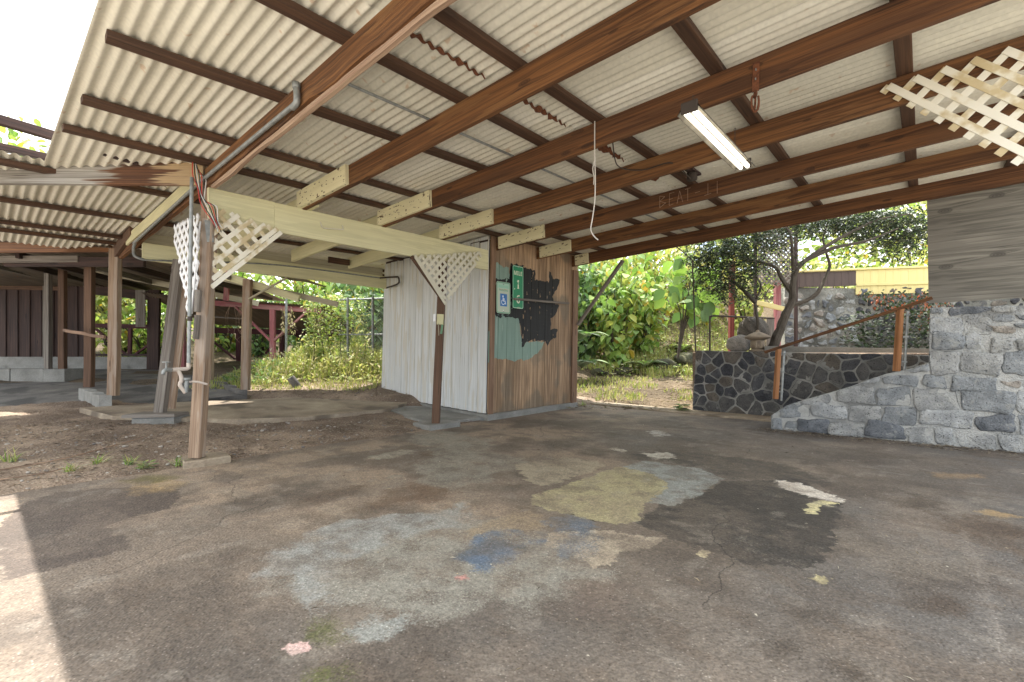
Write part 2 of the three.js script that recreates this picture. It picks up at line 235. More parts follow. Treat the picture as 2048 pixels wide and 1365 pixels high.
// painted and stained asphalt of the carport floor: patches with their own outlines, in metres (u, v)
const P = {
wet:[0.22,4.7,0.41,4.92,0.79,4.69,1.04,4.3,0.99,4.07,0.85,3.82,0.69,3.79,0.55,3.75,0.53,3.52,0.58,3.41,0.56,3.23,0.48,3.18,0.34,3.17,0.1,3.17,0.05,3.99],
gray1:[1.01,2.52,1.23,2.68,1.54,2.68,1.89,2.49,2.24,2.39,2.1,2.11,1.86,2.12,1.6,2.25,1.43,2.19,1.17,2.22,0.99,1.92,0.95,1.79,0.95,1.97,0.96,2.25,0.78,2.28,0.83,2.37],
gray2:[0.93,1.66,1.07,1.63,1.16,1.5,1.06,1.49,0.94,1.5,0.9,1.57], gray3:[2.61,4.21,3.12,4.25,3.04,4.07,2.6,3.98],
gray4:[3.39,4.76,4.22,4.8,4.02,4.03,3.53,2.99,2.87,2.64,2.36,2.69,2.42,3.4,3.21,3.88], graywide:[0.92,2.2,1.71,2.3,2.18,2.01,2.08,1.1,1.69,1.12,1.24,1.41,1,1.74],
cream:[3.34,2.89,3.91,2.72,3.95,2.35,3.81,2.21,3.34,2.22,2.93,2.25,3,2.49], yellow:[2.74,2.17,3.21,2.14,3.9,2.11,3.88,1.85,3.67,1.54,3.49,1.5,3.06,1.46,2.75,1.36,2.62,1.38,2.53,1.61,2.53,2.06],
bluegray:[3.92,2.09,4.29,2.05,4.29,1.52,4.09,1.25,3.37,1.27,3.16,1.31,3.11,1.48,3.5,1.59,3.77,1.85], tan:[1.84,1.97,2.04,2.05,2.22,2.04,2.49,2.02,2.32,1.73,2.15,1.74,1.98,1.9],
blue:[1.62,1.83,1.88,1.93,2.05,1.85,2.06,1.67,1.89,1.57,1.72,1.59,1.61,1.69], blue2:[2.33,1.77,2.55,1.74,2.52,1.5,2.1,1.28,1.96,1.36,1.99,1.55],
peach:[2.22,1.65,2.45,1.46,2.59,1.09,2.41,1.12,2.24,1.21,2.09,1.17,1.98,1.21,2.06,1.37,2.06,1.57], black:[2.7,1.36,3.12,1.38,3.54,1.26,4.01,1.23,4.5,0.79,3.94,0.45,3.02,0.38,2.67,0.42,2.54,0.66,2.58,1.03],
black2:[4.43,2.31,5.04,1.79,4.97,1.03,4.5,0.45,4.3,0.89,4.12,1.26,4.38,1.56,4.33,2.07], white:[4.36,0.94,4.36,0.76,4.1,0.44,3.97,0.45,4,0.64,4.14,0.86], ylw2:[3.72,0.62,3.94,0.57,3.97,0.45,3.79,0.55,3.6,0.53,3.56,0.6],
w2:[5.89,2.77,6.07,2.69,5.85,2.41,5.63,2.56], w3:[4.57,2.21,4.8,2.07,4.67,1.86,4.35,2.02], w4:[4.53,2.61,4.67,2.57,4.52,2.35,4.54,2.48], pink:[0.72,1.72,0.75,1.73,0.8,1.69,0.8,1.65,0.78,1.63,0.73,1.65],
pink2:[1.48,1.65,1.53,1.64,1.51,1.59,1.46,1.61], w5:[2.47,0.9,2.56,0.9,2.56,0.86,2.46,0.84], w6:[2.55,0.41,2.63,0.38,2.59,0.32,2.53,0.34],
brown1:[2.07,3.03,2.46,3.11,2.5,2.73,2.24,2.6,1.96,2.75,1.61,2.8], brown2:[1.47,3.27,1.89,3.43,2.1,3.35,1.84,3.2,1.5,3.11], brown3:[3.07,4.04,3.52,4.01,3.47,3.7,2.99,3.77], stn1:[4.33,0.17,4.61,0.04,4.48,-0.08,4.21,-0.04,4.1,0.11],
stn2:[2.67,0.01,2.78,-0.06,2.7,-0.13,2.58,-0.1,2.56,-0.02], stn3:[1.91,0.42,1.97,0.38,1.93,0.33,1.85,0.37], stn4:[1.91,0.26,1.98,0.2,1.92,0.13,1.84,0.18], stn5:[4.12,-0.06,4.25,-0.34,4.13,-0.46,3.53,-0.39,3.66,-0.26,3.81,-0.1],
stn6:[1.62,1.26,1.95,1.16,1.88,0.97,1.66,0.92,1.55,1.1], stn7:[2.2,0.42,2.3,0.33,2.22,0.29,2.1,0.37], rust1:[5.53,-0.02,5.74,-0.34,5.6,-0.38,5.3,-0.08], rust2:[4.34,-0.24,4.5,-0.32,4.4,-0.47,4.27,-0.35],
line:[4.44,-0.12,4.47,-0.15,2.97,-0.22,2.25,-0.23,2.19,-0.19,2.94,-0.18], moss1:[0.73,1.55,0.84,1.46,0.81,1.36,0.69,1.5], moss2:[0.86,1.87,0.97,1.77,0.9,1.6,0.81,1.61,0.82,1.74], moss3:[0.76,4.93,1.01,5.01,1.18,4.69,0.92,4.6],
straw:[0.79,4.69,1.04,4.68,1.14,4.51,0.98,4.27,0.79,4.39], stnA:[1.27,4.47,1.46,4.62,1.51,4.31,1.38,4.12,1.28,4.28] };
// [patch, sRGB colour, opacity, edge warp (m), edge scatter (m), wear 0..1]
const PAINT = [['wet', [84, 74, 67], 0.9, 0.04, 0.008, 0.1], ['brown1', [98, 78, 62], 0.7, 0.12, 0.06, 0.35], ['brown2', [88, 72, 60], 0.7, 0.1, 0.05, 0.35], ['brown3', [92, 72, 56], 0.7, 0.15, 0.06, 0.3], ['stnA', [98, 88, 80], 0.6, 0.08, 0.05, 0.4],
['graywide', [144, 141, 131], 0.9, 0.2, 0.06, 0.38], ['gray4', [142, 138, 126], 0.8, 0.3, 0.07, 0.4], ['gray1', [150, 151, 147], 0.85, 0.14, 0.035, 0.36], ['gray2', [152, 156, 152], 0.75, 0.06, 0.03, 0.35], ['gray3', [164, 162, 146], 0.8, 0.1, 0.03, 0.3],
['black2', [72, 67, 62], 0.75, 0.12, 0.05, 0.2], ['black', [64, 60, 56], 0.9, 0.05, 0.008, 0.22], ['bluegray', [148, 152, 148], 0.9, 0.05, 0.008, 0.3], ['cream', [162, 151, 130], 0.9, 0.06, 0.012, 0.32], ['yellow', [168, 159, 124], 0.92, 0.05, 0.007, 0.3],
['tan', [156, 138, 112], 0.75, 0.08, 0.03, 0.4], ['peach', [174, 161, 141], 0.94, 0.045, 0.006, 0.33], ['blue2', [98, 112, 130], 0.75, 0.1, 0.03, 0.56], ['blue', [88, 106, 130], 0.8, 0.12, 0.03, 0.46],
['white', [222, 214, 202], 0.95, 0.04, 0.01, 0.15], ['ylw2', [226, 216, 166], 0.95, 0.06, 0.006, 0.25], ['w2', [208, 204, 196], 0.9, 0.08, 0.02, 0.2], ['w3', [198, 192, 178], 0.9, 0.1, 0.02, 0.35], ['w4', [204, 196, 178], 0.9, 0.06, 0.01, 0.3], ['w5', [214, 200, 160], 0.9, 0.02, 0.004, 0.3], ['w6', [212, 200, 150], 0.9, 0.03, 0.006, 0.45],
['pink', [218, 184, 176], 0.95, 0.012, 0.003, 0.1], ['pink2', [190, 134, 126], 0.8, 0.02, 0.006, 0.3], ['stn1', [80, 70, 60], 0.8, 0.1, 0.05, 0.2], ['stn2', [84, 72, 62], 0.75, 0.04, 0.03, 0.2], ['stn3', [78, 70, 62], 0.75, 0.03, 0.025, 0.2], ['stn4', [80, 70, 60], 0.75, 0.03, 0.025, 0.2], ['stn5', [84, 68, 54], 0.75, 0.1, 0.06, 0.25], ['stn6', [104, 92, 84], 0.7, 0.1, 0.07, 0.3], ['stn7', [86, 78, 70], 0.7, 0.04, 0.03, 0.3],
['rust1', [150, 124, 92], 0.7, 0.06, 0.03, 0.3], ['rust2', [176, 148, 106], 0.8, 0.04, 0.02, 0.4], ['line', [158, 149, 138], 0.5, 0.03, 0.02, 0.52], ['moss1', [88, 92, 48], 0.85, 0.04, 0.03, 0.55], ['moss2', [92, 94, 58], 0.75, 0.05, 0.03, 0.6], ['moss3', [92, 88, 48], 0.7, 0.08, 0.04, 0.4], ['straw', [170, 142, 98], 0.6, 0.08, 0.05, 0.45]];
const FU0 = -0.7, FU1 = 8.66, FV0 = -1.3, FV1 = 5.13;
const inside = (p, x, y) => { let c = false; for (let i = 0, j = p.length - 2; i < p.length; j = i, i += 2) if ((p[i + 1] > y) !== (p[j + 1] > y) && x < (p[j] - p[i]) * (y - p[i + 1]) / (p[j + 1] - p[i + 1]) + p[i]) c = !c; return c; };
{
  const w = 2048, h = 1408, d = new Uint8Array(w * h * 4), f = new Float32Array(w * h * 3);
  for (let j = 0; j < h; j++) for (let i = 0; i < w; i++) {
    const u = lerp(FU0, FU1, i / w), v = lerp(FV0, FV1, j / h), k = (j * w + i) * 3;
    const a = fbm(u * 0.8, v * 0.8, 4, 401), b = fbm(u * 2.3, v * 2.3, 5, 402), e = fbm(u * 9, v * 5, 3, 403);
    let c = mix3([106, 101, 96], [150, 133, 115], sstep(0.3, 0.62, a * 0.6 + 0.2 + (v - 2.2) * 0.1 - (u - 3) * 0.02)); c = mix3(c, [102, 93, 84], sstep(0.46, 0.6, fbm(u * 0.7 + 9, v * 0.7, 4, 407)) * 0.6);     // gray aggregate, brown silt over it; its far side paled to offset roof shade
    c = mix3(c, [86, 77, 69], sstep(0.5, 0.7, b) * 0.65); c = mix3(c, [146, 136, 122], sstep(0.58, 0.75, fbm(u * 3.1, v * 3.1, 4, 404)) * 0.4); c = mix3(c, [90, 76, 64], sstep(0.62, 0.72, e) * 0.25);
    f[k] = c[0]; f[k + 1] = c[1]; f[k + 2] = c[2];
  }
  for (const [name, col, op, warp, scat, wear] of PAINT) {
    const p = P[name], us = p.filter((_, i) => !(i & 1)), vs = p.filter((_, i) => i & 1), m = warp + scat * 2, sd = name.length * 31 + p.length;
    const i0 = Math.max(0, Math.floor((Math.min(...us) - m - FU0) / (FU1 - FU0) * w)), i1 = Math.min(w, Math.ceil((Math.max(...us) + m - FU0) / (FU1 - FU0) * w)), j0 = Math.max(0, Math.floor((Math.min(...vs) - m - FV0) / (FV1 - FV0) * h)), j1 = Math.min(h, Math.ceil((Math.max(...vs) + m - FV0) / (FV1 - FV0) * h));
    for (let j = j0; j < j1; j++) for (let i = i0; i < i1; i++) {
      const u = lerp(FU0, FU1, i / w), v = lerp(FV0, FV1, j / h), k = (j * w + i) * 3, q = 1.2 / Math.max(warp, 0.02);
      let hit = 0; for (let t = 0; t < 2; t++) { const x = u + (fbm(u * q, v * q, 4, sd) - 0.5) * 2 * warp + (hash(i, j, sd + t) - 0.5) * 2 * scat, y = v + (fbm(u * q, v * q, 4, sd + 50) - 0.5) * 2 * warp + (hash(i, j, sd + 9 + t) - 0.5) * 2 * scat; if (inside(p, x, y)) hit += 0.5; }
      if (!hit) continue; const wr = wear ? sstep(wear - 0.12, wear + 0.1, fbm(u * 7, v * 7, 5, sd + 70) * 0.75 + hash(i, j, sd + 3) * 0.25 + 0.05) : 1, o = hit * op * wr;
      f[k] = lerp(f[k], col[0], o); f[k + 1] = lerp(f[k + 1], col[1], o); f[k + 2] = lerp(f[k + 2], col[2], o);
    }
  }
  for (let j = 0; j < h; j++) for (let i = 0; i < w; i++) {                              // silt and grime lying over paint and asphalt alike, in ragged blotches
    const u = lerp(FU0, FU1, i / w), v = lerp(FV0, FV1, j / h), k = (j * w + i) * 3, fine = fbm(u * 13, v * 10, 4, 441), q = hash(i, j, 445) * 0.12;
    const a = sstep(0.47, 0.62, fbm(u * 1.9, v * 1.9, 5, 442) * 0.6 + fine * 0.4 + q - 0.06) * 0.36, b = sstep(0.52, 0.66, fbm(u * 4.3, v * 3.4, 5, 443) * 0.65 + fine * 0.35 + q - 0.06) * 0.32, c = sstep(0.66, 0.76, fbm(u * 7, v * 7, 5, 444) + q - 0.06) * 0.35;
    for (let m = 0; m < 3; m++) f[k + m] = lerp(lerp(lerp(f[k + m], [134, 120, 106][m], a), [84, 76, 69][m], b), [150, 143, 132][m], c);
  }
  for (let j = 0; j < h; j++) for (let i = 0; i < w; i++) { const k = (j * w + i), n = hash(i, j, 411), n2 = vn(i / 2.6, j / 2.6, 412), s = 0.78 + 0.24 * n + 0.2 * n2; let add = n > 0.992 ? 46 : n < 0.01 ? -26 : 0; for (let c = 0; c < 3; c++) d[k * 4 + c] = clamp(f[k * 3 + c] * s + add, 0, 255); d[k * 4 + 3] = 255; }
  const cr = rng(99); for (const [cu, cv, an, n] of [[0.3, 2.9, 0.4, 260], [3.1, 3.4, -0.3, 300], [5.2, 1.2, 1.1, 240], [2.0, 0.7, 0.2, 220], [1.2, 3.6, 1.3, 160], [4.6, 3.6, 0.6, 260]]) { let x = cu, y = cv, a = an; for (let k = 0; k < n; k++) { a += (cr() - 0.5) * 0.55; x += Math.cos(a) * 0.006; y += Math.sin(a) * 0.006; a = lerp(a, an, 0.05); const i = Math.round((x - FU0) / (FU1 - FU0) * w), j = Math.round((y - FV0) / (FV1 - FV0) * h); for (const o of [0, 1]) { const q = (j * w + i + o) * 4; if (q > 0 && q < d.length) for (let c = 0; c < 3; c++) d[q + c] *= o ? 0.85 : 0.62; } } }
  const t = new THREE.DataTexture(d, w, h, THREE.RGBAFormat); t.colorSpace = THREE.SRGBColorSpace; t.magFilter = THREE.LinearFilter; t.needsUpdate = true;
  const bump = tex(1024, 1024, gray((u, v) => 0.55 * vn(u * 200, v * 200, 421, 200, 200) + 0.3 * fbm(u * 60, v * 60, 3, 422, 60, 60) + 0.15 * fbm(u * 5, v * 5, 3, 423, 5, 5)), { data: true }); bump.repeat.set((FU1 - FU0) / 1.6, (FV1 - FV0) / 1.6);
  const g = sheetGeo(FU0, FU1, FV0, FV1, 0.2, (u, v) => (fbm(u * 1.1, v * 1.1, 3, 431) - 0.5) * 0.018 * sstep(FU0, FU0 + 0.4, u)), uv = g.attributes.uv;
  for (let i = 0; i < uv.count; i++) uv.setXY(i, (uv.getX(i) - FU0) / (FU1 - FU0), (uv.getY(i) - FV0) / (FV1 - FV0));
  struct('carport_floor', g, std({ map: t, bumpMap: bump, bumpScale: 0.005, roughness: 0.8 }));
}
// concrete: walk behind the dirt, apron beside the hut, kerb strip below the stone wall, shed floor
struct('concrete_walk', slabGeo([2.3, 6.9, 3.1, 6.55, 4.3, 6.5, 5.1, 6.9, 5.2, 8.25, 3.3, 8.6, 2.2, 8.9, 1.0, 9.0, 1.2, 8.0], -0.05, (u, v) => 0.075 + 0.05 * (v - 5.15)), M.concreteWarm);
struct('hut_apron', slabGeo([4.3, 5.3, 5.3, 5.12, 5.3, 8.2, 4.95, 8.3, 4.35, 5.9], -0.05, (u, v) => 0.045 + 0.04 * (v - 5.1)), M.concrete);
struct('kerb_strip', slabGeo([7.92, 1.6, 8.42, 1.6, 8.42, 3.3, 8.6, 5.4, 8.2, 5.4, 7.98, 3.3], -0.05, 0.03), M.concreteWarm);
struct('shed_floor', slabGeo(yardPoly([-4.7, 8.4, -8.7, 12.6, -17, 12.6, -17, 6.6, -6.5, 6.7]), -0.1, (u, v) => { const [, z] = toYard(u, v); return z < 10 ? lerp(0.14, 0.47, (z - 6.7) / 3.3) : lerp(0.47, 0.62, (z - 10) / 2.5); }), M.concreteDark);

// ---------------------------------------------------------------- carport
const yp = (u, v) => 2.795 + 0.018 * (u - 2.355) - 0.0375 * (v - 5.1);      // top of the rafters, underside of the purlins
const carport = thing('carport', 'open carport with brown rafters, cream painted girder and corrugated metal roof', 'carport', W(1.376, 0, 5.1));
const RAFT = [2.355, 3.356, 4.35, 5.42, 6.46, 7.55], rafters = [];
RAFT.forEach((u, k) => {
  const w = 0.05, h = 0.2, uc = u + w / 2;
  rafters.push(timber(carport, 'rafter', W(uc, yp(u, k > 2 ? -1.35 : -0.78) - h / 2, k > 2 ? -1.35 : -0.78), W(uc, yp(u, 5.16) - h / 2, 5.16), w, h, k & 1 ? M.rafterB : M.rafter, { seg: 14, wob: 0.006, ch: 0.005 }));
  const v0 = 4.12 + (k > 3 ? 0.25 : 0) + (k === 5 ? 0.35 : 0), s = timber(carport, 'painted_scab_board', W(u - 0.021, yp(u, v0) - 0.1, v0), W(u - 0.021, yp(u, 5.13) - 0.1, k > 2 ? 5.0 : 5.13), 0.04, 0.185, M.chipped, { ch: 0.003 });
  s.userData.label = 'cream painted end board with chipped paint';
  if (k < 3) { const t = timber(carport, 'painted_rafter_tail', W(uc + 0.05, yp(u, 4.9) - 0.1, 4.9), W(uc + 0.05, yp(u, 7.74) - 0.1, 7.74), 0.048, 0.19, M.paint, { seg: 6, wob: 0.004 }); t.userData.label = 'cream painted rafter tail behind the girder'; }
});
{ // first rafter: a live-edge board whose pale wane shows below
  const u = 1.47, p0 = W(u, yp(u, -0.78) - 0.1, -0.78), p1 = W(u, yp(u, 9.15) - 0.1, 9.15);
  const r = timber(carport, 'rafter', p0, p1, 0.05, 0.2, M.rafter, { seg: 60, wob: 0.004, wane: 0.035 }); r.userData.label = 'rafter with a wavy live edge below';
  const q = timber(carport, 'live_edge', W(u + 0.012, yp(u, -0.76) - 0.186, -0.76), W(u + 0.012, yp(u, 5.0) - 0.19, 5.0), 0.052, 0.05, M.wane, { seg: 90, wob: 0.012, wane: 0.02, ch: 0.012 }); q.userData.label = 'pale stripped bark edge of the first rafter';
  timber(carport, 'fascia_board', W(u - 0.05, yp(u, 5.35) - 0.06, 5.35), W(u - 0.05, yp(u, 8.35) - 0.06, 8.35), 0.03, 0.13, M.paint, { seg: 6, wob: 0.003 });
}
const PURL = [[-0.7, -0.7], [0.11, 0.12], [1.06, 1.12], [2.0, 2.05], [2.56, 2.66], [3.5, 3.12], [4.4, 4.5], [5.02, 5.0], [6.1, 6.4], [7.5, 7.35], [8.55, 8.5], [9.0, 9.0]];
PURL.forEach(([va, vb], k) => { const a = k === 7 ? 0.46 : 0.5, b = 8.5, wide = 0.092, ua = k > 7 ? -2.25 : a; timber(carport, 'purlin', W(ua, yp(ua, va) + 0.0225, va), W(b, yp(b, vb) + 0.0225, vb), wide, 0.044, M.purlin, { seg: 30, wob: 0.006, ch: 0.004 }); });
// corrugated sheets, one mesh each: a near row and a far row that meet in a lap at v = 2.3
const PITCH = 0.0762, AMP = 0.0112;
function corrugated(u0, u1, v0, v1, lift, skew = 0) {
  const nu = Math.round((u1 - u0) / PITCH * 10), nv = Math.max(3, Math.ceil((v1 - v0) / 0.5)), pos = [], uv = [], idx = [], ou = R() * 4, ov = R() * 2;
  for (let j = 0; j <= nv; j++) for (let i = 0; i <= nu; i++) { const v = lerp(v0, v1, j / nv), u = lerp(u0, u1, i / nu) - skew * (v - 3); pos.push(u, yp(u, v) + 0.046 + AMP + AMP * Math.sin((u + skew * (v - 3)) / PITCH * Math.PI * 2) + lift + 0.006 * (vn(u * 0.9, v * 0.9, 501) - 0.5), -v); uv.push(ou + v, ov + i / nu * (u1 - u0)); }
  for (let j = 0; j < nv; j++) for (let i = 0; i < nu; i++) { const a = j * (nu + 1) + i, b = a + nu + 1; idx.push(a, a + 1, b, b, a + 1, b + 1); }
  return setGeo(pos, uv, idx);
}
for (let k = 0; k < 12; k++) {
  const u0 = 0.43 + k * 9 * PITCH - (k ? PITCH : 0), u1 = Math.min(8.62, 0.43 + (k + 1) * 9 * PITCH), l = (k & 1) * 0.0022;
  placed(carport, 'roof_sheet', corrugated(u0, u1, k > 6 ? -1.4 : -0.9, 2.36, l + 0.005), M.sheets[(k * 7) % 4]); placed(carport, 'roof_sheet', corrugated(u0, u1, 2.28, k < 2 ? 9.9 : 9.15, l), M.sheets[(k * 5 + 1) % 4]);  // first far sheets lengthened past the eave to shade the dirt
}
for (let k = 0; k < 4; k++) placed(carport, 'roof_sheet', corrugated(-2.3 + k * 0.686, -1.57 + k * 0.686, 6.0, 9.9, 0.001 + (k & 1) * 0.0022), M.sheets[k]);  // left sheets extended out of view and further back to shade the dirt
// rusted lap edges: ragged strips that follow the corrugation
function rustStrip(u0, u1, v0, wide, rag, seed) {
  const pos = [], uv = [], idx = [], n = Math.round((u1 - u0) / PITCH * 12);
  for (let i = 0; i <= n; i++) { const u = lerp(u0, u1, i / n), e = sstep(0, 0.12, i / n) * sstep(1, 0.88, i / n), wv = wide * 1.35 * (0.35 + rag * Math.pow(vn(u * 16, 1.5, seed), 2) * 2.4) * (0.25 + 0.75 * e), c = v0 + 0.012 * (vn(u * 22, 4.5, seed) - 0.5);
    const y = yp(u, v0) + 0.046 + AMP + AMP * Math.sin(u / PITCH * Math.PI * 2) - 0.003; const hang = 0.012 * rag * vn(u * 40, 9, seed);
    pos.push(u, y, -(c - wv / 2), u, y - 0.004 - hang, -c, u, y, -(c + wv / 2)); uv.push(u, 0, u, 0.1, u, 0.2); if (i < n) { const a = i * 3; idx.push(a, a + 3, a + 1, a + 1, a + 3, a + 4, a + 1, a + 4, a + 2, a + 2, a + 4, a + 5); } }
  return setGeo(pos, uv, idx);
}
for (const [a, b, w, g] of [[0.85, 1.3, 0.008, 0.2], [1.6, 2.34, 0.035, 0.9], [2.42, 3.32, 0.03, 1], [3.62, 4.33, 0.035, 1], [4.75, 5.1, 0.06, 1.2], [5.75, 6.05, 0.06, 1.2]]) { const m = placed(carport, 'rusted_edge', rustStrip(a, b, 2.3, w, g, Math.round(a * 100)), M.rust); m.userData.label = 'rusted away lap edge of the roof sheets'; }
{ const m = placed(carport, 'rusted_edge', rustStrip(0.75, 1.35, 6.02, 0.008, 0.2, 88), M.rust); m.userData.label = 'thin rusty seam of the left roof sheets'; }
// girder of two boards, posts, pads, rear beam, braces
timber(carport, 'girder', W(1.47, 2.455, 5.11), W(2.065, 2.457, 5.11), 0.045, 0.305, M.paint, { seg: 3 });
timber(carport, 'girder', W(2.068, 2.455, 5.11), W(5.25, 2.475, 5.11), 0.045, 0.305, M.paint, { seg: 8, wob: 0.004 });
timber(carport, 'post', W(1.375, 0.075, 5.1), W(1.485, 2.3, 5.1), 0.105, 0.1, M.post, { seg: 10, wob: 0.006, ch: 0.008 });
timber(carport, 'post', W(1.49, 2.2, 5.17), W(1.5, 2.78, 5.18), 0.09, 0.09, M.post, {});
{ const m = timber(carport, 'post', W(4.235, 0.06, 5.12), W(4.375, 2.32, 5.12), 0.105, 0.105, M.postBrown, { seg: 8, wob: 0.004, ch: 0.007 }); m.userData.label = 'dark brown middle post by the hut'; }
placed(carport, 'footing', slabGeo([1.25, 5.02, 1.4, 4.97, 1.63, 5.0, 1.66, 5.27, 1.5, 5.33, 1.3, 5.3], -0.02, 0.065), M.concreteWarm);
placed(carport, 'footing', slabGeo([4.03, 4.98, 4.55, 4.96, 4.58, 5.35, 4.06, 5.4], -0.02, 0.07), M.concrete);
timber(carport, 'rear_beam', W(1.5, 2.4, 7.9), W(5.28, 2.4, 7.88), 0.045, 0.235, M.paint, { seg: 6, wob: 0.004 });
timber(carport, 'rear_fascia', W(1.52, 2.6, 8.02), W(5.28, 2.605, 8.0), 0.02, 0.15, M.paintGray, { seg: 5, wob: 0.003 });
timber(carport, 'knee_brace', W(7.66, 1.58, 5.03), W(7.62, 2.68, 4.06), 0.045, 0.075, M.grayWood, { up: W(1, 0, 0) });
timber(carport, 'knee_brace', W(3.78, 2.3, 5.055), W(4.33, 1.75, 5.055), 0.04, 0.045, M.postBrown, {});
timber(carport, 'blocking', W(3.98, 2.62, 7.62), W(4.36, 2.62, 7.62), 0.045, 0.1, M.purlin, {});
timber(carport, 'post', W(4.42, 0, -0.78), W(4.42, 2.78, -0.78), 0.1, 0.1, M.post, {});
{ const b = timber(carport, 'weathered_beam', W(1.445, 2.725, 5.12), Yd(-6.1, 2.742, 4.45), 0.05, 0.212, M.grayBeam = std({ map: tex(1024, 256, (u, v) => { const x = u * 4, g = fbm(u * 5, v * 50, 4, 601), g2 = vn(u * 18, v * 128, 602); let c = mix3([118, 112, 104], [186, 182, 174], clamp(0.5 + (g - 0.5) * 2 + (g2 - 0.5) * 0.5)); const e = x + (fbm(u * 9, v * 14, 4, 603) - 0.5) * 0.7; c = mix3(c, [178, 150, 110], sstep(0.42, 0.3, e) * 0.85); const br = sstep(0.3, 0.42, e) * sstep(0.95, 0.78, e + (v - 0.5) * 0.3); c = mix3(c, mix3([54, 36, 28], [128, 82, 50], g), br * 0.95); c = mix3(c, [56, 48, 44], sstep(0.62, 0.75, fbm(u * 7, v * 20, 4, 604)) * sstep(1.3, 1.8, x) * 0.6); return c; }, { size: [4, 1] }), bumpMap: woodBump, bumpScale: 0.003 }), { seg: 8, wob: 0.004 }); b.userData.label = 'weathered grey beam with a dark burnt looking stain';
  const uv = b.geometry.attributes.uv, ps = b.geometry.attributes.position; for (let i = 0; i < uv.count; i++) uv.setXY(i, ps.getX(i), 0.5 + ps.getY(i) * 4 + ps.getZ(i)); }
{ const a = timber(carport, 'loose_board', W(-0.75, 2.9, 5.42), W(1.02, 2.845, 5.54), 0.06, 0.075, M.dark, { seg: 16, wob: 0.012 }); a.userData.label = 'weathered board lying across the grey beam'; const b = timber(carport, 'loose_board', W(-0.75, 2.83, 6.12), W(0.48, 2.835, 6.06), 0.07, 0.06, M.dark, { seg: 10, wob: 0.01 }); b.userData.label = 'short weathered board lying on the grey beam'; }
{ // letters scratched into a rafter face
  const S = [[0, 0, 0, 1], [0, 1, 0.6, 0.85], [0.6, 0.85, 0, 0.55], [0, 0.55, 0.7, 0.3], [0.7, 0.3, 0, 0], [1.1, 0, 1.15, 1], [1.15, 1, 1.7, 1], [1.12, 0.5, 1.5, 0.52], [1.1, 0, 1.6, 0.05], [2, 0, 2.3, 1], [2.3, 1, 2.65, 0], [2.1, 0.4, 2.55, 0.4], [2.9, 1, 3.5, 1.02], [3.2, 1, 3.2, 0], [4, 0.5, 4.5, 0.52], [5, 0.1, 5.7, 0.15], [5.35, 0.12, 5.35, 1], [6.3, 0, 6.3, 1]], gs = [];
  for (const [a, b, c, e] of S) { const f = (x, y) => { const v = 2.4 - x * 0.105; return W(5.4195, yp(5.42, v) - 0.175 + y * 0.14, v); }; gs.push(tubeGeo([f(a, b), f(c, e)], 0.0022, 0.0016, 4)); }
  for (const g of gs) placed(rafters[3], 'scratch', g, M.wane);
}
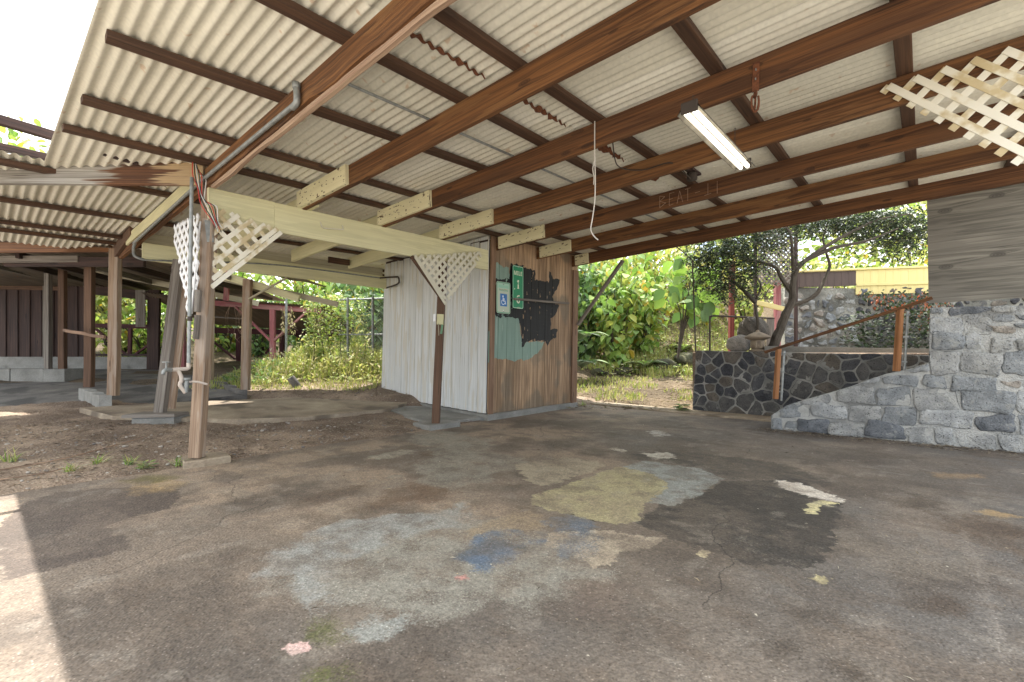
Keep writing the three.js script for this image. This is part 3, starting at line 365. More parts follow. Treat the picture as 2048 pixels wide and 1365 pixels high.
// ---------------------------------------------------------------- storage hut
const hut = thing('storage_hut', 'small board hut with a white side and a brown side carrying paint patches', 'hut', W(5.25, 0, 5.1));
const leanU = (y) => 0.028 * (y - 0.1);                          // the hut leans a little
{
  // face texture of the brown side: bare boards, a grey-green patch and a black patch brushed over them (u 0..2.44 m, y 0..2.9 m)
  const G = [5.336, 2.42, 5.674, 2.42, 5.69, 2.2, 5.95, 2.2, 5.95, 1.7, 6.05, 1.15, 6.16, 1.24, 6.67, 1.25, 6.48, 1.043, 6.3, 0.93, 6.02, 0.923, 5.63, 0.94, 5.204, 0.92, 5.204, 1.33, 5.32, 1.68, 5.33, 2.17];
  const K = [6.02, 2.46, 6.35, 2.47, 6.37, 2.31, 6.75, 2.3, 6.77, 2.5, 6.83, 2.5, 6.886, 2.382, 7.11, 2.41, 7.0, 2.2, 6.87, 2.05, 6.9, 1.95, 7.09, 1.9, 7.03, 1.78, 6.85, 1.66, 6.85, 1.47, 7.06, 1.476, 6.98, 1.32, 6.82, 1.25, 6.75, 1.15, 6.67, 1.25, 6.16, 1.24, 6.1, 1.15, 6.04, 1.14, 6.02, 1.39, 5.95, 1.62, 5.72, 1.63, 5.4, 1.6, 5.33, 1.66, 5.34, 2.2, 5.7, 2.24, 5.7, 2.5, 6.06, 2.5];
  const ft = tex(1024, 1200, (s, t) => {
    const u = 5.25 + s * 2.44, y = t * 2.9, bd = Math.floor(s * 12), g = fbm(s * 90 + bd * 7, t * 5, 4, 700 + bd), g2 = vn(s * 330, t * 16, 702), b = hash(bd, 1, 77), big = fbm(s * 5, t * 4, 4, 705);
    let c = mix3([128, 104, 80], [186, 156, 124], clamp(0.5 + (g - 0.5) * 1.7 + (g2 - 0.5) * 0.6 + (b - 0.5) * 0.4 + (big - 0.5) * 0.8));
    c = mix3(c, [104, 98, 86], sstep(0.55, 0.7, fbm(s * 6 + 4, t * 6, 4, 707)) * 0.5);
    const x = u + (fbm(s * 16, t * 16, 4, 710) - 0.5) * 0.12 + (hash(Math.floor(s * 700), Math.floor(t * 500), 7) - 0.5) * 0.01, z = y + (fbm(s * 16, t * 10, 4, 711) - 0.5) * 0.14;
    if (inside(G, x, z)) c = mix3(mix3([118, 142, 130], [140, 164, 150], fbm(s * 40, t * 7, 4, 712)), [176, 186, 176], sstep(0.7, 0.78, fbm(s * 60, t * 6, 4, 713)) * 0.6);
    if (inside(K, u + (fbm(s * 30, t * 26, 4, 715) - 0.5) * 0.07, y + (fbm(s * 40, t * 20, 4, 716) - 0.5) * 0.07)) { const w = fbm(s * 60, t * 30, 4, 717); if (w < 0.74) c = mix3([24, 26, 28], [44, 46, 48], g); }
    return c;
  }, { clampTo: true });
  M.hutBrown = std({ map: ft, bumpMap: woodBump, bumpScale: 0.002, roughness: 0.75 });
  placed(hut, 'core_wall', (() => { const g = new THREE.BoxGeometry(2.34, 2.7, 2.76); g.translate(5.25 + 1.22, 1.46, -6.52); return g; })(), M.dark);
  // brown side: twelve boards
  for (let k = 0; k < 12; k++) {
    const a = 5.252 + k * 0.2033, b = a + 0.196, top = yp(a, 5.1) + 0.03 - (k % 2) * 0.004, pos = [], uv = [], idx = [], zf = 5.1 - 0.001 * (k % 3), yb = 0.095 + 0.0 * k;
    const g = new THREE.BoxGeometry(b - a, top - yb, 0.02, 1, 1, 1); g.translate((a + b) / 2, (top + yb) / 2, -(zf + 0.01)); const ps = g.attributes.position, q = g.attributes.uv;
    for (let i = 0; i < ps.count; i++) { q.setXY(i, (ps.getX(i) - 5.25) / 2.44, ps.getY(i) / 2.9); ps.setX(i, ps.getX(i) + leanU(ps.getY(i))); } g.computeVertexNormals();
    placed(hut, 'brown_board', g, M.hutBrown);
  }
  // white side: fourteen boards
  for (let k = 0; k < 14; k++) { const a = 5.125 + k * 0.201, vc = a + 0.0985, yb = 0.1 + 0.042 * (vc - 5.1), yt = yp(5.25, vc) + 0.02; timber(hut, 'white_board', W(5.235 + leanU(yb), yb, vc), W(5.235 + leanU(yt), yt, vc), 0.194, 0.02 + 0.001 * (k % 3), M.hutWhite, { up: W(-1, 0, 0), seg: 1, ch: 0.004 }); }
  timber(hut, 'corner_trim', W(5.3, 0.09, 5.085), W(5.3 + leanU(2.8), 2.86, 5.085), 0.1, 0.022, M.trim, { up: W(0, 0, -1), seg: 4 });
  timber(hut, 'corner_trim', W(7.58, 0.07, 5.075), W(7.58 + leanU(2.6) , 2.62, 5.075), 0.17, 0.03, M.trim, { up: W(0, 0, -1), seg: 4 });
  timber(hut, 'base_board', W(5.252, 0.2, 7.95), W(5.252 + leanU(2.7), 2.66, 7.95), 0.03, 0.05, M.hutWhite, {});
  placed(hut, 'foundation', slabGeo([5.2, 5.05, 7.68, 5.05, 7.68, 7.98, 5.2, 7.98], -0.05, (u, v) => 0.09 + 0.04 * (v - 5.1)), M.concrete);
  for (let k = 0; k < 1; k++) { const g = corrugated(7.7, 8.46, 5.5, 8.0, -0.36, 0); placed(hut, 'awning_sheet', g, M.sheetOld); timber(hut, 'awning_batten', W(7.7, 2.42, 5.52), W(8.44, 2.42, 5.52), 0.04, 0.06, M.grayWood); timber(hut, 'awning_batten', W(8.4, 2.42, 5.52), W(8.4, 2.35, 8.0), 0.04, 0.06, M.grayWood); }
}
soloPlaced('wall_rail', 'thin weathered wooden strip across the brown hut side, over the black paint', 'rail', (() => { const g = timberGeo(1.56, 0.04, 0.035, { seg: 6, wob: 0.004 }); g.applyQuaternion(frame(W(5.79, 1.915, 5.04), W(7.35, 1.965, 5.03))); g.translate(5.79, 1.915, -5.04); return g; })(), M.grayWood);
// signs: print on thin rounded metal plates
function plate(w, h, r, t) { const s = new THREE.Shape(); s.moveTo(-w / 2 + r, -h / 2); s.lineTo(w / 2 - r, -h / 2); s.absarc(w / 2 - r, -h / 2 + r, r, -Math.PI / 2, 0); s.lineTo(w / 2, h / 2 - r); s.absarc(w / 2 - r, h / 2 - r, r, 0, Math.PI / 2); s.lineTo(-w / 2 + r, h / 2); s.absarc(-w / 2 + r, h / 2 - r, r, Math.PI / 2, Math.PI); s.lineTo(-w / 2, -h / 2 + r); s.absarc(-w / 2 + r, -h / 2 + r, r, Math.PI, Math.PI * 1.5);
  const g = new THREE.ExtrudeGeometry(s, { depth: t, bevelEnabled: false, curveSegments: 5 }), p = g.attributes.position, q = g.attributes.uv; for (let i = 0; i < p.count; i++) q.setXY(i, p.getX(i) / w + 0.5, p.getY(i) / h + 0.5); return g; }
function canvasTex(w, h, draw) { const c = document.createElement('canvas'); c.width = w; c.height = h; const x = c.getContext('2d'); draw(x, w, h); const t = new THREE.CanvasTexture(c); t.colorSpace = THREE.SRGBColorSpace; return t; }
const bolt = (parent, p) => { const g = new THREE.CylinderGeometry(0.008, 0.008, 0.006, 8); g.rotateX(Math.PI / 2); part(parent, 'bolt', g, M.galv, p); };
const rrect = (x, a, b, w, h, r) => { x.beginPath(); x.moveTo(a + r, b); x.lineTo(a + w - r, b); x.quadraticCurveTo(a + w, b, a + w, b + r); x.lineTo(a + w, b + h - r); x.quadraticCurveTo(a + w, b + h, a + w - r, b + h); x.lineTo(a + r, b + h); x.quadraticCurveTo(a, b + h, a, b + h - r); x.lineTo(a, b + r); x.quadraticCurveTo(a, b, a + r, b); x.closePath(); };
{
  const t1 = canvasTex(256, 400, (x, w, h) => {
    x.fillStyle = '#b9c4b0'; x.fillRect(0, 0, w, h); x.strokeStyle = '#3f9a72'; x.lineWidth = 9; rrect(x, 10, 10, w - 20, h - 20, 24); x.stroke();
    x.fillStyle = '#5fa986'; x.font = 'bold 38px sans-serif'; x.textAlign = 'center'; x.fillText('RESERVED', w / 2, 74); x.fillText('PARKING', w / 2, 118);
    x.fillStyle = 'rgba(150,200,176,0.75)'; x.fillRect(20, 20, w - 40, 62);
    x.fillStyle = '#2c6fb4'; x.fillRect(66, 150, 128, 158);
    x.strokeStyle = '#e4eef0'; x.lineWidth = 11; x.lineCap = 'round'; x.beginPath(); x.arc(118, 182, 6, 0, 7); x.stroke(); x.beginPath(); x.moveTo(119, 198); x.lineTo(122, 240); x.lineTo(156, 240); x.lineTo(168, 278); x.stroke(); x.beginPath(); x.moveTo(121, 216); x.lineTo(148, 216); x.stroke(); x.lineWidth = 9; x.beginPath(); x.arc(122, 256, 30, 0.35, 4.2); x.stroke();
    x.fillStyle = '#c77e56'; x.fillRect(60, 96, 30, 5); x.fillRect(104, 100, 40, 4); x.fillRect(150, 92, 36, 5);
    x.fillStyle = '#e8ece4'; x.beginPath(); x.arc(w / 2, h - 36, 10, 0, 7); x.fill();
  });
  const s1 = thing('parking_sign', 'pale reserved parking sign with blue wheelchair symbol on the brown hut wall', 'sign', W(5.54, 1.66, 5.045)); part(s1, 'sign_plate', plate(0.325, 0.5, 0.035, 0.004), std({ map: t1, roughness: 0.5 }), W(5.56, 1.915, 5.055)); bolt(s1, W(5.56, 2.13, 5.047)); bolt(s1, W(5.56, 1.7, 5.047));
  const t2 = canvasTex(256, 640, (x, w, h) => {
    x.fillStyle = '#17885c'; x.fillRect(0, 0, w, h); x.strokeStyle = '#cfe0cf'; x.lineWidth = 7; rrect(x, 9, 9, w - 18, h - 18, 26); x.stroke();
    x.fillStyle = '#d9dfc4'; x.font = 'bold 88px sans-serif'; x.textAlign = 'center'; x.save(); x.translate(w / 2, 0); x.scale(0.98, 1); x.fillText('MILE', 0, 142); x.restore();
    x.fillRect(120, 212, 30, 50); x.fillRect(104, 224, 20, 14); x.fillRect(118, 276, 28, 66); x.fillRect(110, 330, 44, 12); x.fillStyle = '#17885c'; x.fillRect(132, 240, 20, 12); x.fillStyle = '#d9dfc4'; x.fillRect(40, 340, 14, 20);
    x.font = 'bold 170px sans-serif'; x.fillText('6', w / 2 + 4, 560); x.fillStyle = '#17885c'; x.fillRect(60, 470, 60, 12);
    x.fillStyle = '#d9dfc4'; x.font = 'bold 64px sans-serif'; x.fillText('on', w / 2 + 20, 650); x.fillStyle = '#17885c'; x.fillRect(20, 616, w - 40, 6);
  });
  const s2 = thing('mile_sign', 'tall green mile marker sign on the brown hut wall', 'sign', W(5.9, 1.76, 5.045)); part(s2, 'sign_plate', plate(0.27, 0.7, 0.035, 0.004), std({ map: t2, roughness: 0.5 }), W(5.912, 2.118, 5.052)); bolt(s2, W(5.912, 2.44, 5.045)); bolt(s2, W(5.912, 1.79, 5.045));
}
{ // meter box and strap on the middle post
  const b = thing('outlet_box', 'cream electrical box with green tape on the middle post', 'electrical box', W(4.29, 1.3, 5.04));
  timber(b, 'box_body', W(4.24, 1.43, 5.03), W(4.25, 1.57, 5.03), 0.09, 0.07, std({ color: new THREE.Color().setRGB(0.55, 0.52, 0.3), roughness: 0.6 }), { ch: 0.008 });
  timber(b, 'side_switch', W(4.165, 1.47, 5.06), W(4.17, 1.57, 5.06), 0.03, 0.05, M.whitePlastic, {});
  timber(b, 'green_tape', W(4.235, 1.3, 5.0), W(4.25, 1.5, 4.992), 0.03, 0.004, std({ color: new THREE.Color().setRGB(0.12, 0.25, 0.14), roughness: 0.6 }), { seg: 4, wob: 0.006 });
  tube(b, 'loose_wire', [W(4.2, 1.45, 5.02), W(4.19, 1.35, 5.0), W(4.21, 1.28, 5.02)], 0.004, std({ color: new THREE.Color().setRGB(0.45, 0.42, 0.32) }));
}
// ---------------------------------------------------------------- lattice corners: two layers of slats, each slat a part
function clipSeg(poly, p, d) { let t0 = -9, t1 = 9; const n = poly.length / 2; let area = 0; for (let i = 0; i < n; i++) { const j = (i + 1) % n; area += poly[2 * i] * poly[2 * j + 1] - poly[2 * j] * poly[2 * i + 1]; } const sg = Math.sign(area);
  for (let i = 0; i < n; i++) { const j = (i + 1) % n, ex = poly[2 * j] - poly[2 * i], ey = poly[2 * j + 1] - poly[2 * i + 1], nx = -ey * sg, ny = ex * sg, a = (p[0] - poly[2 * i]) * nx + (p[1] - poly[2 * i + 1]) * ny, b = d[0] * nx + d[1] * ny; if (Math.abs(b) < 1e-9) { if (a < 0) return null; continue; } const t = -a / b; b > 0 ? (t0 = Math.max(t0, t)) : (t1 = Math.min(t1, t)); } return t1 - t0 > 0.03 ? [t0, t1] : null; }
function lattice(name, label, at, nrm, poly, { gap = 0.1, wide = 0.043, thick = 0.006, mat = M.plastic, turn = 0.785, edge = [] } = {}) {
  const c = []; const n = poly.length / 2; let ca = 0, cb = 0, lo = 9; for (let i = 0; i < n; i++) { ca += poly[2 * i] / n; cb += poly[2 * i + 1] / n; lo = Math.min(lo, poly[2 * i + 1]); }
  const base = at(ca, lo, 0), L = thing(name, label, 'lattice', base, undefined);
  for (let layer = 0; layer < 2; layer++) { const a = layer ? Math.PI - turn : turn, d = [Math.cos(a), Math.sin(a)], q = [-d[1], d[0]];
    for (let k = -14; k <= 14; k++) { const p = [ca + q[0] * gap * (k + 0.5), cb + q[1] * gap * (k + 0.5)], s = clipSeg(poly, p, d); if (!s) continue; const e = 0.012, z = (layer ? 1 : -1) * thick * 0.52, P0 = at(p[0] + d[0] * (s[0] - e), p[1] + d[1] * (s[0] - e), z), P1 = at(p[0] + d[0] * (s[1] + e), p[1] + d[1] * (s[1] + e), z); timber(L, 'slat', P0, P1, wide, thick, mat, { up: nrm, ch: 0.001 }); } }
  for (const [a, b, c2, d2] of edge) timber(L, 'edge_strip', at(a, b, -thick * 1.6), at(c2, d2, -thick * 1.6), wide, thick, mat, { up: nrm, ch: 0.001 });
  return L;
}
// a: distance along the face, b: height, z: towards the back
lattice('lattice_corner', 'pale lattice corner under the girder, right of the leaning tap post', (a, b, z) => W(a, b, 5.06 + z), W(0, 0, -1), [1.46, 2.42, 2.1, 2.32, 1.5, 1.7], { edge: [[2.12, 2.3, 1.48, 1.66]] });
lattice('lattice_corner', 'white lattice corner left of the tap post, behind the vertical pipe', (a, b, z) => W(1.36 + z, b, a), W(-1, 0, 0), [5.0, 2.3, 5.84, 2.33, 5.32, 1.45, 5.0, 1.65], { mat: M.whitePlastic });
lattice('lattice_corner', 'cream lattice corner on the left of the middle post', (a, b, z) => W(a, b, 5.04 + z), W(0, 0, -1), [3.82, 2.31, 4.36, 2.4, 4.34, 1.74], { gap: 0.085, mat: M.creamPlastic, edge: [[3.82, 2.3, 4.34, 1.72]] });
lattice('lattice_corner', 'cream lattice corner on the right of the middle post, against the hut', (a, b, z) => W(a, b, 5.035 + z), W(0, 0, -1), [4.4, 2.42, 5.1, 2.56, 4.38, 1.76], { gap: 0.085, mat: M.creamPlastic, edge: [] });
lattice('lattice_corner', 'large stained white lattice corner hanging under the rafters at upper right', (a, b, z) => W(4.33 + z, b, a), W(-1, 0, 0), [0.25, 2.95, -0.6, 2.97, -0.6, 2.06], { gap: 0.105, wide: 0.046, edge: [] });

// ---------------------------------------------------------------- pipes, wires, tap
{
  const p = thing('conduit_pipe', 'galvanised conduit running down the first rafter with an elbow at its end', 'pipe', W(1.42, 2.2, 5.2)), u = 1.415;
  tube(p, 'pipe', [W(u, 2.7, 3.16), W(u, 2.655, 5.1), W(u - 0.02, 2.47, 7.87)].slice(0, 2), 0.017, M.galv, 0.017, 8); tube(p, 'pipe', [W(u, 2.655, 5.1), W(u - 0.01, 2.49, 7.87)], 0.017, M.galv, 0.017, 8);
  tube(p, 'elbow', [W(u, 2.69, 3.2), W(u, 2.7, 3.14), W(u, 2.74, 3.13), W(u, 2.8, 3.14)], 0.022, M.galv, 0.022, 8); tube(p, 'cap', [W(u, 2.8, 3.14), W(u, 2.835, 3.14)], 0.027, M.galv, 0.027, 8);
  tube(p, 'lower_elbow', [W(u, 2.49, 7.85), W(u - 0.01, 2.42, 7.88), W(u, 2.32, 7.86), W(u + 0.1, 2.28, 7.85)], 0.018, M.galv, 0.018, 8);
  tube(p, 'cross_pipe', [W(u + 0.1, 2.28, 7.85), W(3.2, 2.45, 7.83), W(5.1, 2.46, 7.8)], 0.012, M.galv, 0.012, 6);
  tube(p, 'cross_pipe', [W(5.1, 2.46, 7.8), W(5.2, 2.45, 7.4), W(5.19, 2.42, 7.33), W(5.19, 2.32, 7.34), W(5.18, 2.27, 7.7)], 0.016, M.iron, 0.016, 6);
  const q = thing('ceiling_pipe', 'thin grey pipe lying across the rafters under the roof sheets', 'pipe', W(1.5, 2.8, 3.1)); tube(q, 'pipe', [W(1.5, yp(1.5, 3.12) + 0.03, 2.98), W(8.2, yp(8.2, 3.12) + 0.03, 2.92)], 0.012, M.galv, 0.012, 6);
  const t = thing('garden_tap', 'old metal tap with crusted pipes fixed to the front left post', 'tap', W(1.25, 0.72, 4.98)), pv = std({ color: new THREE.Color().setRGB(0.5, 0.43, 0.37), roughness: 0.7 });
  tube(t, 'riser_pipe', [W(1.31, 2.63, 5.0), W(1.3, 2.42, 4.97), W(1.285, 1.6, 4.96), W(1.278, 0.93, 4.97)], 0.016, M.galv, 0.016, 8, 20); tube(t, 'coupling', [W(1.285, 1.33, 4.96), W(1.284, 1.37, 4.96)], 0.021, M.iron, 0.021, 8);
  tube(t, 'feed_pipe', [W(1.278, 0.95, 4.97), W(1.27, 0.905, 4.96), W(1.2, 0.9, 4.95), W(1.12, 0.895, 4.94)], 0.018, pv, 0.018, 8, 14);
  tube(t, 'tap_body', [W(1.14, 0.895, 4.94), W(1.1, 0.9, 4.92), W(1.08, 0.885, 4.91), W(1.075, 0.86, 4.91)], 0.02, M.galv, 0.014, 8); tube(t, 'tap_stem', [W(1.1, 0.9, 4.92), W(1.1, 0.965, 4.91)], 0.008, M.galv); { const g = new THREE.TorusGeometry(0.026, 0.007, 6, 12); g.rotateX(Math.PI / 2); part(t, 'tap_handle', g, M.galv, W(1.1, 0.965, 4.91)); }
  tube(t, 'plastic_pipe', [W(1.19, 0.9, 4.95), W(1.21, 0.85, 4.94), W(1.215, 0.8, 4.93), W(1.2, 0.77, 4.93), W(1.22, 0.73, 4.93), W(1.245, 0.69, 4.93)], 0.016, pv, 0.017, 8, 16); tube(t, 'plastic_pipe', [W(1.245, 0.695, 4.93), W(1.255, 0.8, 4.93)], 0.019, M.galv, 0.019, 8);
  tube(t, 'valve_cap', [W(1.255, 0.8, 4.93), W(1.255, 0.825, 4.93)], 0.034, M.galv, 0.03, 10); tube(t, 'spout', [W(1.26, 0.79, 4.93), W(1.33, 0.785, 4.9), W(1.4, 0.76, 4.88)], 0.01, pv, 0.01, 7);
  const wm = [[0.55, 0.06, 0.05], [0.03, 0.03, 0.03], [0.7, 0.7, 0.68], [0.03, 0.05, 0.04]].map((c) => std({ color: new THREE.Color().setRGB(...c), roughness: 0.5 })), wb = thing('wire_bundle', 'loose red, black and white wires hanging at the top of the tap post', 'wires', W(1.4, 2.2, 5.0));
  for (let k = 0; k < 7; k++) { const o = (k - 3) * 0.009; tube(wb, 'wire', [W(1.36 + o, 2.86 - k * 0.03, 5.05), W(1.37 + o * 2, 2.66, 5.0), W(1.38 + o, 2.55 - 0.02 * k, 4.99), W(1.43 + o * 2, 2.4, 4.98 - 0.01 * k), W(1.49 + o, 2.28, 4.99), W(1.53 + o, 2.22 - 0.02 * (k % 3), 5.0)], 0.0045, wm[k % 4], 0.0045, 5, 18); }
  const fl = thing('post_flashing', 'grey metal strap and crusted wooden blocks nailed to the tap post', 'strap', W(1.36, 1.2, 5.02)); timber(fl, 'strap', W(1.45, 2.28, 5.04), W(1.47, 2.08, 5.04), 0.06, 0.006, M.galv, { up: W(0, 0, -1) }); timber(fl, 'strip', W(1.39, 2.26, 5.05), W(1.32, 1.4, 5.05), 0.012, 0.02, M.whitePlastic, {}); timber(fl, 'block', W(1.37, 1.62, 5.03), W(1.36, 1.42, 5.03), 0.05, 0.05, M.grayWood, { ch: 0.01 }); timber(fl, 'block', W(1.365, 1.39, 5.03), W(1.35, 1.17, 5.03), 0.045, 0.05, M.grayWood, { ch: 0.012 });
  const hk = thing('girder_bracket', 'small cream wire bracket on the girder face', 'bracket', W(2.58, 2.42, 5.06)); tube(hk, 'bracket_wire', [W(2.56, 2.5, 5.085), W(2.57, 2.44, 5.06), W(2.6, 2.435, 5.05), W(2.8, 2.46, 5.05), W(2.82, 2.47, 5.06), W(2.82, 2.52, 5.085)], 0.006, M.plastic, 0.006, 6, 24);
  const cb = solo('ceiling_cable', 'dark electric cable looping along the third and fourth rafters to a ceiling socket', 'cable', tubeGeo([W(3.36, 2.93, 1.9), W(4.2, 2.9, 2.3), W(4.34, 2.84, 2.1), W(4.33, 2.83, 1.8), W(4.9, 2.86, 1.85), W(5.1, 2.9, 1.9)], 0.006, 0.006, 5, 40), M.iron);
  const cs = thing('ceiling_socket', 'dark corroded ceiling lamp socket between the rafters', 'lamp socket', W(5.05, 2.82, 1.86)); part(cs, 'socket', new THREE.LatheGeometry([[0, 0], [0.05, 0.005], [0.055, 0.03], [0.045, 0.06], [0.06, 0.075], [0, 0.085]].map((q) => new THREE.Vector2(...q)), 12), M.iron, W(5.0, 2.86, 1.86)); timber(cs, 'mounting_board', W(4.9, 2.96, 1.86), W(5.15, 2.96, 1.86), 0.09, 0.025, M.dark, {});
}
{ // rope, hook, fluorescent lamp
  const rp = std({ color: new THREE.Color().setRGB(0.62, 0.58, 0.52), roughness: 0.9 }), t = thing('hanging_rope', 'thin white rope looped over a rafter and hanging down', 'rope', W(3.3, 1.97, 2.03)); tube(t, 'rope', [W(3.37, 2.96, 2.03), W(3.34, 2.95, 2.03), W(3.345, 2.7, 2.035), W(3.345, 2.5, 2.03), W(3.34, 2.3, 2.03), W(3.33, 2.15, 2.045), W(3.325, 2.05, 2.06), W(3.33, 1.99, 2.03), W(3.34, 1.96, 2.0)], 0.005, rp, 0.005, 6, 40); tube(t, 'rope_end', [W(3.342, 2.62, 2.03), W(3.34, 2.55, 2.05), W(3.342, 2.48, 2.04), W(3.345, 2.42, 2.045)], 0.005, rp, 0.004, 6, 14);
  const h = thing('swivel_hook', 'rusty iron strap with a snap hook hanging from a rafter', 'hook', W(3.33, 2.6, 0.83)); timber(h, 'strap', W(3.35, 2.93, 0.83), W(3.348, 2.74, 0.835), 0.042, 0.006, M.rust, { up: W(-1, 0, 0) }); bolt(h, W(3.343, 2.88, 0.83)); bolt(h, W(3.343, 2.82, 0.832)); { const g = new THREE.TorusGeometry(0.019, 0.007, 7, 14); g.rotateY(0.6); part(h, 'ring', g, M.rust, W(3.345, 2.72, 0.835)); }
  tube(h, 'snap_hook', [W(3.34, 2.715, 0.85), W(3.335, 2.69, 0.855), W(3.335, 2.64, 0.853), W(3.335, 2.605, 0.838), W(3.335, 2.615, 0.818), W(3.335, 2.66, 0.812), W(3.335, 2.7, 0.815)], 0.007, M.rust, 0.007, 7, 30); tube(h, 'gate', [W(3.338, 2.69, 0.832), W(3.336, 2.62, 0.836)], 0.006, M.rust, 0.006, 6);
  const L = thing('fluorescent_lamp', 'lit twin tube fluorescent lamp with dusty reflector hanging on chains', 'lamp', W(3.5, 2.5, 1.11)), v = 1.11, y = 2.555, u0 = 2.94, u1 = 4.14;
  const pf = [[-0.078, -0.012], [-0.073, -0.015], [-0.03, 0.045], [0.03, 0.045], [0.073, -0.015], [0.078, -0.012], [0.035, 0.051], [-0.035, 0.051]], pos = [], idx = [], uv = []; for (const u of [u0, u1]) for (const [a, b] of pf) { pos.push(u, y + b, -(v + a)); uv.push(u, a); } for (let k = 0; k < 8; k++) { const n = (k + 1) % 8; idx.push(k, n, k + 8, n, n + 8, k + 8); }
  placed(L, 'reflector', setGeo(pos, uv, idx), std({ map: tex(256, 64, (a, b) => mix3([70, 64, 54], [150, 144, 130], fbm(a * 20, b * 6, 4, 801, 20, 6)), { size: [1, 0.3] }), roughness: 0.6 }));
  for (const u of [u0, u1 - 0.02]) timber(L, 'end_plate', W(u, y + 0.02, v - 0.05), W(u, y + 0.02, v + 0.05), 0.02, 0.07, M.iron, {});
  const glow = std({ color: 0xffffff, emissive: new THREE.Color(1, 0.93, 0.76), emissiveIntensity: 1.1 }); for (const o of [-0.026, 0.026]) tube(L, 'fluorescent_tube', [W(u0 + 0.02, y - 0.004, v + o), W(u1 - 0.02, y - 0.004, v + o)], 0.017, glow, 0.017, 10);
  for (const [u, n] of [[u0 + 0.12, 4], [u1 - 0.2, 8]]) for (let k = 0; k < n; k++) { const g = new THREE.TorusGeometry(0.007, 0.0018, 5, 8); g.scale(1, 1.5, 1); g.rotateY(k & 1 ? 1.57 : 0); part(L, 'chain_link', g, M.iron, W(u, y + 0.06 + k * 0.026, v + 0.02)); }
  RectAreaLightUniformsLib.init(); const a = new THREE.RectAreaLight(new THREE.Color(1, 0.93, 0.76), 1.6, 1.18, 0.1); a.position.copy(W((u0 + u1) / 2, y - 0.03, v)); a.lookAt(W((u0 + u1) / 2, 0, v)); scene.add(a);
}
// ---------------------------------------------------------------- stone walls: mortar body, every stone a mesh
function clipHalf(poly, px, py, nx, ny) { const o = []; for (let i = 0; i < poly.length; i++) { const a = poly[i], b = poly[(i + 1) % poly.length], da = (a[0] - px) * nx + (a[1] - py) * ny, db = (b[0] - px) * nx + (b[1] - py) * ny; if (da <= 0) o.push(a); if ((da < 0) !== (db < 0) && da !== db) { const t = da / (da - db); o.push([lerp(a[0], b[0], t), lerp(a[1], b[1], t)]); } } return o; }
function stoneCells(region, seeds, joint) {
  const cells = [];
  for (const [i, s] of seeds.entries()) { let c = region.map((p) => p.slice()); for (const [j, q] of seeds.entries()) { if (i === j) continue; const dx = q[0] - s[0], dy = q[1] - s[1], d = Math.hypot(dx, dy); if (d > 1.2) continue; const mx = s[0] + dx * 0.5 - dx / d * joint * 0.5, my = s[1] + dy * 0.5 - dy / d * joint * 0.5; c = clipHalf(c, mx, my, dx / d, dy / d); if (c.length < 3) break; }
    if (c.length < 3) continue; let ar = 0; for (let k = 0; k < c.length; k++) { const n = (k + 1) % c.length; ar += c[k][0] * c[n][1] - c[n][0] * c[k][1]; } if (Math.abs(ar) < 0.006) continue; cells.push(c); }
  return cells;
}
function stoneGeo(cell, bulge, rough, at) {
  let c = cell; { const o = []; for (let i = 0; i < c.length; i++) { const a = c[i], b = c[(i + 1) % c.length], l = Math.hypot(a[0] - b[0], a[1] - b[1]), t = Math.min(0.3, 0.018 / Math.max(l, 0.001)); if (l < 0.012) continue; o.push([lerp(a[0], b[0], t), lerp(a[1], b[1], t)]); if (l > 0.09) for (const f of l > 0.2 ? [0.33, 0.66] : [0.5]) o.push([lerp(a[0], b[0], f) + rr(-1, 1) * rough * 1.6, lerp(a[1], b[1], f) + rr(-1, 1) * rough * 1.6]); o.push([lerp(b[0], a[0], t), lerp(b[1], a[1], t)]); } c = o; }
  const n = c.length; if (n < 4) return null; let cx = 0, cy = 0; for (const p of c) { cx += p[0] / n; cy += p[1] / n; }
  const pos = [], uv = [], idx = [], ou = R(), tx = rr(-0.12, 0.12), ty = rr(-0.12, 0.12), rings = [[1.02, -0.03], [0.99, bulge * 0.35], [0.9, bulge * 0.85], [0.55, bulge]];
  for (const [k, [s, z]] of rings.entries()) for (let i = 0; i < n; i++) { const x = cx + (c[i][0] - cx) * s, y = cy + (c[i][1] - cy) * s, q = at(x, y, z + (k > 1 ? (x - cx) * tx + (y - cy) * ty + rr(-1, 1) * rough * 0.6 : 0)); pos.push(q.x, q.y, q.z); uv.push(x + ou, y + ou); }
  const q = at(cx, cy, bulge + rr(-1, 1) * rough * 0.5); pos.push(q.x, q.y, q.z); uv.push(cx + ou, cy + ou);
  for (let k = 0; k < 3; k++) for (let i = 0; i < n; i++) { const a = k * n + i, b = k * n + (i + 1) % n; idx.push(a, b, a + n, b, b + n, a + n); } for (let i = 0; i < n; i++) idx.push(3 * n + i, 3 * n + (i + 1) % n, 4 * n);
  return setGeo(pos, uv, idx);
}
